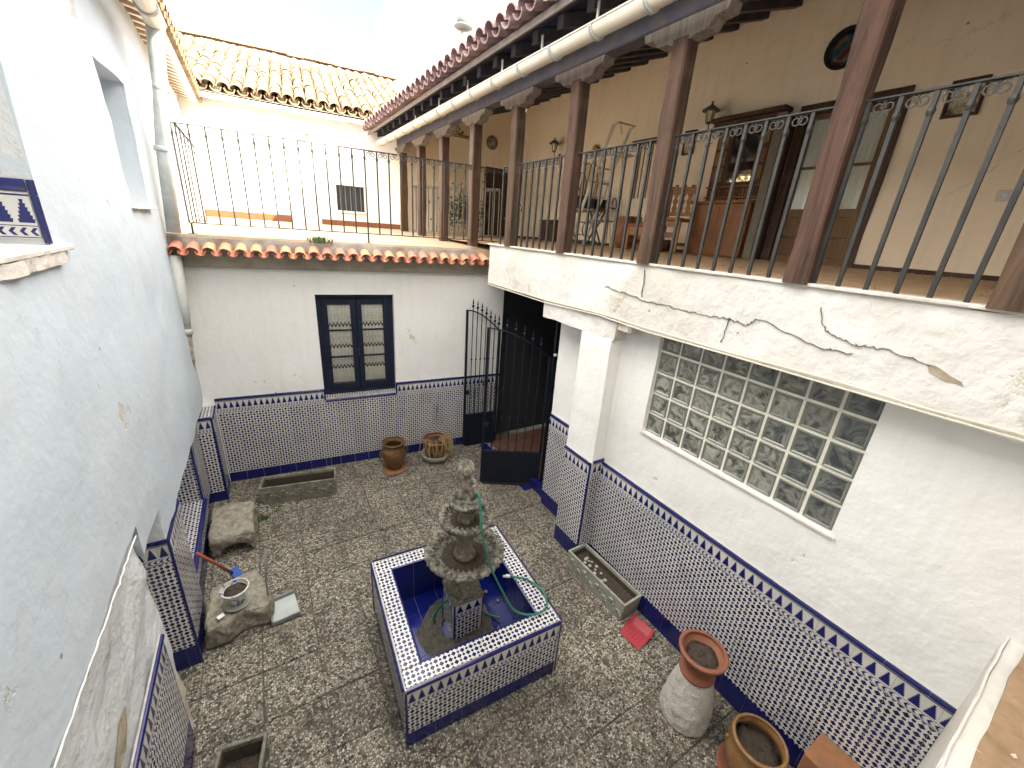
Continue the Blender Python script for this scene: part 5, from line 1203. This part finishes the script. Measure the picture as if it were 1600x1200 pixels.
# silt heap round the pillar
mb = MB(); N = 60; ring_ = [(0.15, .022), (.22, .020), (.29, .012), (.34, .005), (.37, .0)]
for i, (r, h_) in enumerate(ring_):
    for k in range(N):
        a = 2*pi*k/N; rr2 = r*(1+.14*nse((cos(a)*1.3, sin(a)*1.3, 0), 1.3)*(i > 0)+.05*nse((cos(a)*6, sin(a)*6, i), 1.5)); sq = 1.0
        mb.v.append(Vector((CW.x-.06+cos(a)*rr2*1.12, CW.y-.02+sin(a)*rr2*1.05, .197+h_+.004*nse((cos(a)*9*r, sin(a)*9*r, 0), 3)))); mb.uv.append((0, 0))
mb.f = [(i*N+k, i*N+(k+1) % N, (i+1)*N+(k+1) % N, (i+1)*N+k) for i in range(len(ring_)-1) for k in range(N)]
o = mb.build('dried_silt', 'dirt', None, smooth=True); props(o, 'grey dried silt heaped round the tiled pillar in the basin', None, None, 'stuff')
# hose
def catmull(P, n=8):
    P = [Vector(p) for p in P]; P = [P[0]*2-P[1]]+P+[P[-1]*2-P[-2]]; out = []
    for i in range(1, len(P)-2):
        for k in range(n):
            t = k/n; a, b, c, d = P[i-1:i+3]; out.append(.5*((2*b)+(c-a)*t+(2*a-5*b+4*c-d)*t*t+(3*b-a-3*c+d)*t**3))
    out.append(P[-2]); return out
ho = thing('garden_hose', 'green garden hose draped over the fountain bowls and tiled rim', 'hose', (1.7, 2.4, .75))
HP = [(1.46, 2.80, 1.86), (1.45, 2.70, 1.97), (1.43, 2.62, 1.84), (1.42, 2.54, 1.66), (1.48, 2.49, 1.35), (1.61, 2.43, 1.0), (1.71, 2.33, .80), (1.89, 2.25, .745), (2.05, 2.28, .745), (2.11, 2.45, .745), (2.05, 2.64, .745), (1.95, 2.72, .75), (1.90, 2.75, .76)]
mb = MB(); mb.tube(catmull(HP), .0100, 8); mb.build('tube', 'green_hose', ho, smooth=True)
mb = MB(); mb.tube([(1.90, 2.75, .76), (1.86, 2.765, .765)], .02, 8); mb.tube([(1.86, 2.765, .765), (1.83, 2.78, .765)], .012, 8); mb.build('connector', 'white_plastic', ho, smooth=True)
h2 = thing('garden_hose', 'green hose piece lying in the basin behind the tiled pillar', 'hose', (1.3, 3.1, .2))
mb = MB(); mb.tube(catmull([(1.24, 2.86, .66), (1.16, 2.90, .55), (1.13, 2.97, .35), (1.2, 3.12, .23), (1.4, 3.18, .22), (1.62, 3.05, .22), (1.70, 2.85, .22), (1.80, 2.72, .24)]), .010, 7); mb.build('tube', 'green_hose', h2, smooth=True)
for k, (px, py, pz, rr3) in enumerate(((1.83, 3.12, .215, .022), (1.74, 2.62, .21, .03), (1.9, 2.95, .21, .014))):
    mb = MB(); mb.lathe([(0, -rr3*.5), (rr3, -.2*rr3), (rr3*.9, rr3*.3), (0, rr3*.6)], (px, py, pz), 9, lambda i, a, r, z: (r*(1+.25*sin(2*a+px*9)), z)); o = mb.build('pebble', 'stone_block', None, smooth=True); props(o, ['small stone near the far corner of the blue basin', 'stone beside the tiled pillar in the blue basin', 'smallest pebble on the blue basin floor'][k], 'stone')
# ================================================================== POTS AND TROUGHS
def trough(name, label, c, rz, L, Wd, H, mat, relief='leaf', soilz=.6, fill='soil'):
    o = thing(name, label, 'planter', (c[0], c[1], 0), rz); M_ = wm(o); a, b = L/2, Wd/2; t = .028; k_ = .93
    def frus(a0, b0, z0, a1, b1, z1): return [(-a0, -b0, z0), (a0, -b0, z0), (a0, b0, z0), (-a0, b0, z0), (-a1, -b1, z1), (a1, -b1, z1), (a1, b1, z1), (-a1, b1, z1)]
    vo = frus(a*k_, b*k_, 0, a, b, H); vi = frus(a*k_-t, b*k_-t, t, a-t, b-t, H)
    vs = vo+vi; fs = [(0, 3, 2, 1), (8, 9, 10, 11)]+[(q, (q+1) % 4, 4+(q+1) % 4, 4+q) for q in range(4)]+[(8+q, 12+q, 12+(q+1) % 4, 8+(q+1) % 4) for q in range(4)]+[(4+q, 4+(q+1) % 4, 12+(q+1) % 4, 12+q) for q in range(4)]
    bm = bmesh.new(); bv = [bm.verts.new(v) for v in vs]; [bm.faces.new([bv[i] for i in f]) for f in fs]; bmesh.ops.recalc_face_normals(bm, faces=bm.faces)
    bmesh.ops.bevel(bm, geom=bm.edges[:], offset=.008, segments=2, affect='EDGES', profile=.5); bm.verts.index_update()
    mb = MB(); mb.add([M_ @ (v.co+Vector((nse(v.co, 5), nse(v.co, 5, 1), nse(v.co, 5, 2)))*.006) for v in bm.verts], [[v.index for v in f.verts] for f in bm.faces]); bm.free(); mb.build('body', mat, o)
    mb = MB(); li = [(-a*k_+t+.004, -b*k_+t+.004, t+.004), (a*k_-t-.004, -b*k_+t+.004, t+.004), (a*k_-t-.004, b*k_-t-.004, t+.004), (-a*k_+t+.004, b*k_-t-.004, t+.004)]; q7 = H*.86; sc_ = k_+(1-k_)*.86  # dark inner skin stands in for the shade inside the trough
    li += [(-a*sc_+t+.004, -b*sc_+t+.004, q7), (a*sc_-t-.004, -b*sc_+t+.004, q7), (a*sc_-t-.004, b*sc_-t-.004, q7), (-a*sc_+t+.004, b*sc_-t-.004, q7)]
    mb.add([M_ @ Vector(p) for p in li], [(q, (q+1) % 4, 4+(q+1) % 4, 4+q) for q in range(4)]); mb.build('shade_lining', 'soil', o)
    mb = MB(); z = H*soilz; N = 12
    for i in range(N+1):
        for j in range(5): mb.v.append(M_ @ Vector((-a*.94+a*1.88*i/N, -b*.80+b*1.6*j/4, z+.012*nse((i, j, 0), .9)))); mb.uv.append((0, 0))
    mb.f = [(5*i+j, 5*i+j+5, 5*i+j+6, 5*i+j+1) for i in range(N) for j in range(4)]; mb.build('soil', fill, o, smooth=True)
    n = max(3, int(L/.12))
    for i in range(n):      # relief garland on the long front side
        x = -a*.82+2*a*.82*i/(n-1); mb = MB(); zz = H*.5+.03*(-1)**i; ang = (-1)**i*.6
        yf = -(b*k_+(b-b*k_)*zz/H)
        P = [M_ @ Vector((x+cos(ang+q*.5)*.035*(1-q/14), yf-.004, zz+sin(ang+q*.5)*.035*(1-q/14))) for q in range(10)]; mb.tube(P, [.018*(1-q/14) for q in range(10)], 6)
        mb.lathe([(0, 0), (.02, .004), (.0, .016)], (0, 0, 0), 7, None, Matrix.Rotation(pi/2, 4, 'X')); mb.v[-21:] = [M_ @ (v+Vector((x+.05, yf, zz-.02))) for v in mb.v[-21:]]
        mb.build('carved_leaf', mat, o, smooth=True)
    return o
trough('stone_trough', 'mossy grey stone trough with carved leaves in front of the back wall', (.15, 6.35, 0), rad(-10), 1.08, .34, .31, 'trough_stone', soilz=.45)
t2 = trough('stone_trough', 'pale concrete trough with scroll relief against the right hand tiled wall', (3.26, 2.66, 0), rad(-88), 1.00, .31, .28, 'trough_pale', soilz=.6)
trough('stone_trough', 'stone trough half cut off at the bottom left corner of the photo', (-.62, 2.42, 0), rad(80), .60, .34, .27, 'trough_stone', soilz=.4)
for k in range(12):
    mb = MB(); r = random.uniform(.014, .028); mb.lathe([(0, -r*.5), (r, -.1*r), (r*.8, r*.4), (0, r*.6)], (3.26+random.uniform(-.06, .06), 2.78+random.uniform(-.18, .22), .185), 8); o = mb.build('pebble', 'white_stone', None, smooth=True); props(o, 'white pebble among others on the soil of the pale trough', 'stone', 'white pebbles in the pale trough')
# glazed jar on a broken saucer
p1 = pot((1.70, 6.50, .03), hollow([(.13, 0), (.15, .06), (.19, .16), (.215, .28), (.205, .38), (.17, .43), (.165, .45), (.20, .475), (.205, .50), (.20, .515)]), 'glazed_brown', 'glazed brown jar standing on a broken red saucer by the back wall', 'glazed_jar', 'jar', soil=(.17, .33))
for s_ in (-1, 1):
    mb = MB(); mb.tube([(1.70+s_*.195, 6.5, .40), (1.70+s_*.245, 6.49, .38), (1.70+s_*.25, 6.48, .32), (1.70+s_*.21, 6.47, .29)], .014, 6); mb.build('handle', 'glazed_brown', p1, smooth=True)
sa = thing('broken_saucer', 'broken red clay saucer under the glazed brown jar', 'saucer', (1.70, 6.48, 0)); mb = MB(); mb.lathe([(.19, .002), (.23, .03), (.22, .032), (.18, .014), (0, .012)], (1.70, 6.45, 0), 20, lambda i, a, r, z: (r*(1+.10*sin(2*a)+.05*sin(5*a)), z)); mb.build('dish', 'terracotta', sa)
# terracotta pot with dead plant
p2 = pot((2.50, 6.50, .06), hollow([(.17, 0), (.205, .20), (.22, .30), (.245, .30), (.25, .37), (.24, .375)]), 'terracotta', 'orange terracotta pot with straggling dead plant near the iron gate', 'terracotta_pot', 'pot', soil=(.22, .30))
dsh = thing('grey_saucer', 'deep grey green saucer under the orange terracotta pot', 'saucer', (2.5, 6.5, 0)); mb = MB(); mb.lathe(hollow([(.20, .001), (.26, .06), (.275, .13), (.27, .14)], .02), (2.50, 6.50, 0), 24); mb.build('dish', 'trough_pale', dsh, smooth=True)
rr = random.Random(9)
for k in range(34):
    a = rr.uniform(-2.9, .3); r0 = rr.uniform(.02, .16); mb = MB(); b = Vector((2.50+cos(a)*r0, 6.50+sin(a)*r0, .37)); q_ = rr.uniform(.26, .33); o1 = Vector((2.50+cos(a)*q_, 6.50+sin(a)*q_, .44+rr.uniform(-.06, .10))); a += rr.uniform(-.3, .3); o2 = Vector((2.50+cos(a)*.33, 6.50+sin(a)*.34, rr.uniform(.02, .34)))
    P = catmull([b, (b+o1)/2+Vector((0, 0, .04)), o1, o2], 4); mb.tube(P, .0045, 4)
    for q in range(6):
        c = P[min(len(P)-1, 4+q)]+Vector((rr.uniform(-.02, .02), rr.uniform(-.02, .02), rr.uniform(-.02, .01))); d_ = Vector((rr.uniform(-1, 1), rr.uniform(-1, 1), -1)).normalized(); s_ = d_.cross(Vector((1, .3, 0))).normalized()*.008; mb.add([c, c+d_*.015+s_*.6, c+d_*.032, c+d_*.015-s_*.6], [(0, 1, 2, 3)])
    mb.build('dead_stem', 'straw', p2)
mb = MB(); mb.tube(catmull([(2.52, 6.55, .36), (2.56, 6.62, .8), (2.62, 6.66, 1.2)]), .006, 5); mb.tube([(2.58, 6.63, .95), (2.50, 6.63, 1.05)], .003, 4); mb.build('dry_stalk', 'dark_wood', p2)
# white stone pedestal and pot
pd = thing('pedestal', 'white rough stone pedestal standing by the right hand tiled wall', 'pedestal', (2.96, 1.17, 0))
mb = MB(); mb.lathe([(.205, 0), (.222, .02)]+[(.225-.08*(k/24)**1.25+.012*sin(pi*k/24), .02+.53*k/24) for k in range(1, 25)]+[(.125, .562)], (2.97, 1.18, 0), 64, lambda i, a, r, z: (r+.009*fbm((cos(a)*1.2, sin(a)*1.2, z*6), 1.8)+.006*nse((cos(a)*4, sin(a)*4, z*20), 1.3), z)); mb.build('drum', 'white_stone', pd, smooth=True)
pot((2.97, 1.18, .567), hollow([(.13, 0), (.155, .015), (.155, .035), (.125, .045), (.12, .12), (.14, .19), (.185, .235), (.205, .25), (.21, .275), (.20, .285)], .03), 'terracotta', 'flared terracotta pot on top of the white stone pedestal', 'terracotta_pot', 'pot', soil=(.155, .215))
p4 = pot((3.02, .60, .04), hollow([(.13, 0), (.18, .10), (.215, .22), (.21, .33), (.19, .39), (.205, .41), (.205, .435), (.195, .44)]), 'ochre_glaze', 'ochre glazed pot with small knobs near the bottom right tiled wall', 'glazed_pot', 'pot', soil=(.18, .33))
for a in (2.2, .2):
    mb = MB(); mb.lathe([(0, -.02), (.016, -.01), (.018, .008), (0, .02)], (3.02+cos(a)*.215, .60+sin(a)*.215, .37), 8); mb.build('knob', 'ochre_glaze', p4, smooth=True)
s4 = thing('clay_saucer', 'red clay saucer under the ochre glazed pot', 'saucer', (3.02, .60, 0)); mb = MB(); mb.lathe([(.20, .002), (.235, .05), (.225, .055), (.19, .03), (0, .03)], (3.02, .60, 0), 24); mb.build('dish', 'terracotta', s4, smooth=True)
# terracotta slab box and pot at the corner
tbx = thing('terracotta_block', 'square terracotta planter block in the near right corner', 'planter', (3.26, .18, 0)); mb = MB(); mb.box((3.13, .04, 0), (3.43, .36, .62), bev=.01); mb.build('block', 'terracotta', tbx)
pot((3.0, .10, .30), hollow([(.08, 0), (.12, .12), (.135, .24), (.14, .26)]), 'terracotta', 'small terracotta pot cut off at the bottom edge beside the terracotta block', 'terracotta_pot', 'pot', soil=(.12, .2))
stp = thing('brick_step', 'low brick step under the small terracotta pot', 'step', (3.0, .1, 0)); mb = MB(); mb.box((2.86, -.09, 0), (3.12, .26, .295), bev=.01); mb.build('block', 'terracotta', stp)
# ------------------------------------------------ rough stone blocks
def rock(name, label, poly, H, mat, seed, notch=None):
    """poly = plan outline; rounded rough block"""
    bm = bmesh.new(); xs = [p[0] for p in poly]; ys = [p[1] for p in poly]
    lo = [bm.verts.new((x, y, 0)) for x, y in poly]; f = bm.faces.new(lo); r = bmesh.ops.extrude_face_region(bm, geom=[f]); 
    for g in r['geom']:
        if isinstance(g, bmesh.types.BMVert): g.co.z = H
    bmesh.ops.recalc_face_normals(bm, faces=bm.faces); bmesh.ops.bevel(bm, geom=bm.edges[:], offset=.04, segments=2, affect='EDGES', profile=.5)
    bmesh.ops.triangulate(bm, faces=bm.faces[:]); 
    for _ in range(4): 
        es = [e for e in bm.edges if e.calc_length() > .032]
        if es: bmesh.ops.subdivide_edges(bm, edges=es, cuts=1); bmesh.ops.triangulate(bm, faces=bm.faces[:])
    bm.normal_update()
    for v in bm.verts:
        d = fbm(v.co, 6, seed)*.024+fbm(v.co, 26, seed+1)*.012-.012*max(0, nse(v.co, 11, seed+2)-.25)*3; v.co += v.normal*d
        if v.co.z < .002: v.co.z = .0
        if notch:
            nx_, ny_, nr = notch; e = math.hypot((v.co.x-nx_), (v.co.z-.0))
            if v.co.y < ny_+.20 and e < nr: v.co.y = max(v.co.y, ny_+.20)
    bm.verts.index_update(); mb = MB(); mb.add([v.co.copy() for v in bm.verts], [[v.index for v in f.verts] for f in bm.faces]); bm.free()
    c = (sum(xs)/len(xs), sum(ys)/len(ys), 0); o = thing(name, label, 'stone', c); mb.build('rock', mat, o, smooth=True); return o
rock('stone_block', 'rough limestone block with an arched hollow nearest the corner trough', [(-.96, 5.32), (-.48, 5.30), (-.46, 6.02), (-.60, 6.08), (-.97, 6.10)], .31, 'stone_block', 3, notch=(-.70, 5.30, .17))
rock('stone_block', 'rough stone block carrying the small ceramic pot', [(-.92, 3.95), (-.72, 3.92), (-.60, 4.03), (-.36, 3.98), (-.32, 4.16), (-.44, 4.62), (-.64, 4.60), (-.90, 4.50)], .28, 'stone_block', 5)
cp = pot((-.63, 4.16, .30), hollow([(.055, 0), (.06, .02), (.075, .04), (.07, .07), (.095, .12), (.125, .17), (.135, .19), (.13, .20)], .012), 'ceramic', 'white and blue flowered ceramic pot on the stone block', 'ceramic_pot', 'pot', soil=(.105, .16))
sr = thing('clay_saucer', 'pale clay saucer under the flowered ceramic pot', 'saucer', (-.63, 4.16, .285)); mb = MB(); mb.lathe([(.11, .0), (.135, .02), (.125, .022), (.1, .013), (0, .013)], (-.63, 4.16, .287), 22); mb.build('dish', 'trough_pale', sr, smooth=True)
tg = thing('paper_tag', 'small white tag beside the ceramic pot on the stone block', 'tag', (-.76, 4.02, .3)); mb = MB(); mb.box((-.03, -.02, 0), (.03, .02, .004), Matrix.Translation((-.77, 4.02, .315)) @ Matrix.Rotation(.5, 4, 'Z') @ Matrix.Rotation(.3, 4, 'X')); mb.build('card', 'label_white', tg)
mb = MB(); mb.tube([(-.79, 4.0, .31), (-.80, 3.98, .29)], .005, 4); mb.build('clip', 'iron_dark', tg)
# brush with red handle leaning on tiled wall
br = thing('floor_brush', 'hand broom with red handle and blue head leaning against the tiled wall', 'broom', (-.7, 4.72, .3))
mb = MB(); mb.tube([(-.91, 4.42, .86), (-.70, 4.70, .24)], .015, 8); mb.build('handle', 'red_stick', br, smooth=True)
mb = MB(); Mq = Matrix.Translation((-.66, 4.75, .14)) @ Matrix.Rotation(.4, 4, 'Z') @ Matrix.Rotation(-.3, 4, 'Y'); mb.box((-.05, -.09, 0), (.05, .09, .07), Mq, .012); mb.build('head', 'blue_plastic', br); mb = MB(); mb.box((-.045, -.10, -.12), (.055, .10, -.002), Mq, .01); mb.build('bristles', 'red_plastic', br)
# metal long handled dustpan
dpn = thing('metal_dustpan', 'grey metal dustpan with long upright handle beside the stone block', 'dustpan', (-.22, 4.13, 0)); Mq = Matrix.Translation((-.22, 4.13, .0)) @ Matrix.Rotation(.10, 4, 'Z')
mb = MB(); mb.box((-.13, -.16, .004), (.13, .16, .012), Mq @ Matrix.Rotation(-.05, 4, 'Y')); mb.build('tray', 'pale_pan', dpn); mb = MB(); mb.box((-.13, -.18, .004), (.13, -.162, .06), Mq, .003); mb.box((-.13, .162, .004), (.13, .18, .06), Mq, .003); mb.box((-.148, -.18, .004), (-.131, .18, .08), Mq, .003); mb.build('raised_edge', 'grey_metal', dpn)
mb = MB(); mb.tube([(-.36, 4.12, .05), (-.345, 4.14, .5), (-.30, 4.2, .88)], .010, 8); mb.tube([(-.302, 4.197, .87), (-.299, 4.203, .90)], .015, 8); mb.build('handle', 'grey_metal', dpn, smooth=True)
# red dustpan
rp_ = thing('red_dustpan', 'red plastic dustpan lying on the paving below the pale trough', 'dustpan', (3.2, 1.98, 0), rad(8)); Mq = wm(rp_)
mb = MB(); N = 14
def pan(u, v):      # u -1..1 across, v 0..1 from lip to back
    w = .13+.02*v; hgt = .005+.055*abs(u)**6*v+.06*max(0, v-.75)/.25*(1-.3*abs(u)); return Vector(((-.16+.29*v), u*w*(1-.18*max(0, v-.8)/.2*abs(u)), hgt+.012*v))
for i in range(N+1):
    for j in range(N+1): mb.v.append(Mq @ pan(-1+2*j/N, i/N)); mb.uv.append((0, 0))
k = len(mb.v)
for i in range(N+1):
    for j in range(N+1): mb.v.append(Mq @ (pan(-1+2*j/N, i/N)-Vector((0, 0, .004)))); mb.uv.append((0, 0))
for i in range(N):
    for j in range(N):
        a = i*(N+1)+j; mb.f.append((a, a+1, a+N+2, a+N+1)); mb.f.append((k+a, k+a+N+1, k+a+N+2, k+a+1))
mb.build('scoop', 'red_plastic', rp_, smooth=True)
mb = MB(); mb.box((.13, -.02, .03), (.20, .02, .05), Mq, .008); mb.build('handle', 'red_plastic', rp_)
for q in range(5):
    mb = MB(); mb.box((-.10, -.08+q*.04, .010), (.06, -.075+q*.04, .016), Mq @ Matrix.Rotation(-.03, 4, 'Y')); mb.build('rib', 'red_plastic', rp_)
# scattered debris on the paving, bunched along walls and basin as contact shade
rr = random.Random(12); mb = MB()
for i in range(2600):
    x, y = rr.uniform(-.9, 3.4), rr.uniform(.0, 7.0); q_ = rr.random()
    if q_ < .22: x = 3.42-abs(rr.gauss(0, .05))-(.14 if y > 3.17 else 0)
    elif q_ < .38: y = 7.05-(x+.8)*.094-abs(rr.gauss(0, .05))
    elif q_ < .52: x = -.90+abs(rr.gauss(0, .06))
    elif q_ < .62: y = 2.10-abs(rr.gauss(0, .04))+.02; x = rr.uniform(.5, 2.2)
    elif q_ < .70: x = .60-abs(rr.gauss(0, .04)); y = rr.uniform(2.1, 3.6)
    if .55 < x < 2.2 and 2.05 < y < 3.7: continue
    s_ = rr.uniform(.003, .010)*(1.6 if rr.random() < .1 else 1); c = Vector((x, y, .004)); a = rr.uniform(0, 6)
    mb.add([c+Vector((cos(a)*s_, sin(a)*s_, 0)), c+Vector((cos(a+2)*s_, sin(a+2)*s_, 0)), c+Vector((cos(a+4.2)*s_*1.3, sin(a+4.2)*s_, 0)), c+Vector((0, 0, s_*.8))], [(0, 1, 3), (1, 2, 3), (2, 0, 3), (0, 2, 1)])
o = mb.build('litter_contact_shade', 'soil', None); props(o, 'dark crumbs and leaf litter over the paving, thickened at wall feet as contact shade', None, None, 'stuff')
rr = random.Random(13); mb = MB()
for i in range(500):
    x, y = rr.uniform(6.2, 6.78), rr.uniform(0, 6)
    if rr.random() < .4: x = rr.uniform(3.45, 6.7)
    s_ = rr.uniform(.006, .018); c = Vector((x, y, 4.0+(x-3.43)*.02+.002)); a = rr.uniform(0, 6)
    mb.add([c+Vector((cos(a)*s_, sin(a)*s_, 0)), c+Vector((cos(a+2)*s_, sin(a+2)*s_, 0)), c+Vector((cos(a+4.2)*s_*1.3, sin(a+4.2)*s_, 0)), c+Vector((0, 0, s_*.8))], [(0, 1, 3), (1, 2, 3), (2, 0, 3), (0, 2, 1)])
o = mb.build('plaster_crumbs', 'straw', None); props(o, 'crumbs of plaster and litter along the gallery floor', None, None, 'stuff')
# outer closing walls so nothing is open from the side
mb = MB(); mb.box((-4, 12.3, 0), (9, 12.4, 3.7)); ow = thing('rear_house_base', 'lower storey of the far house behind the terrace', 'house', (2, 12.3, 0)); mb.build('wall', 'plaster', ow)
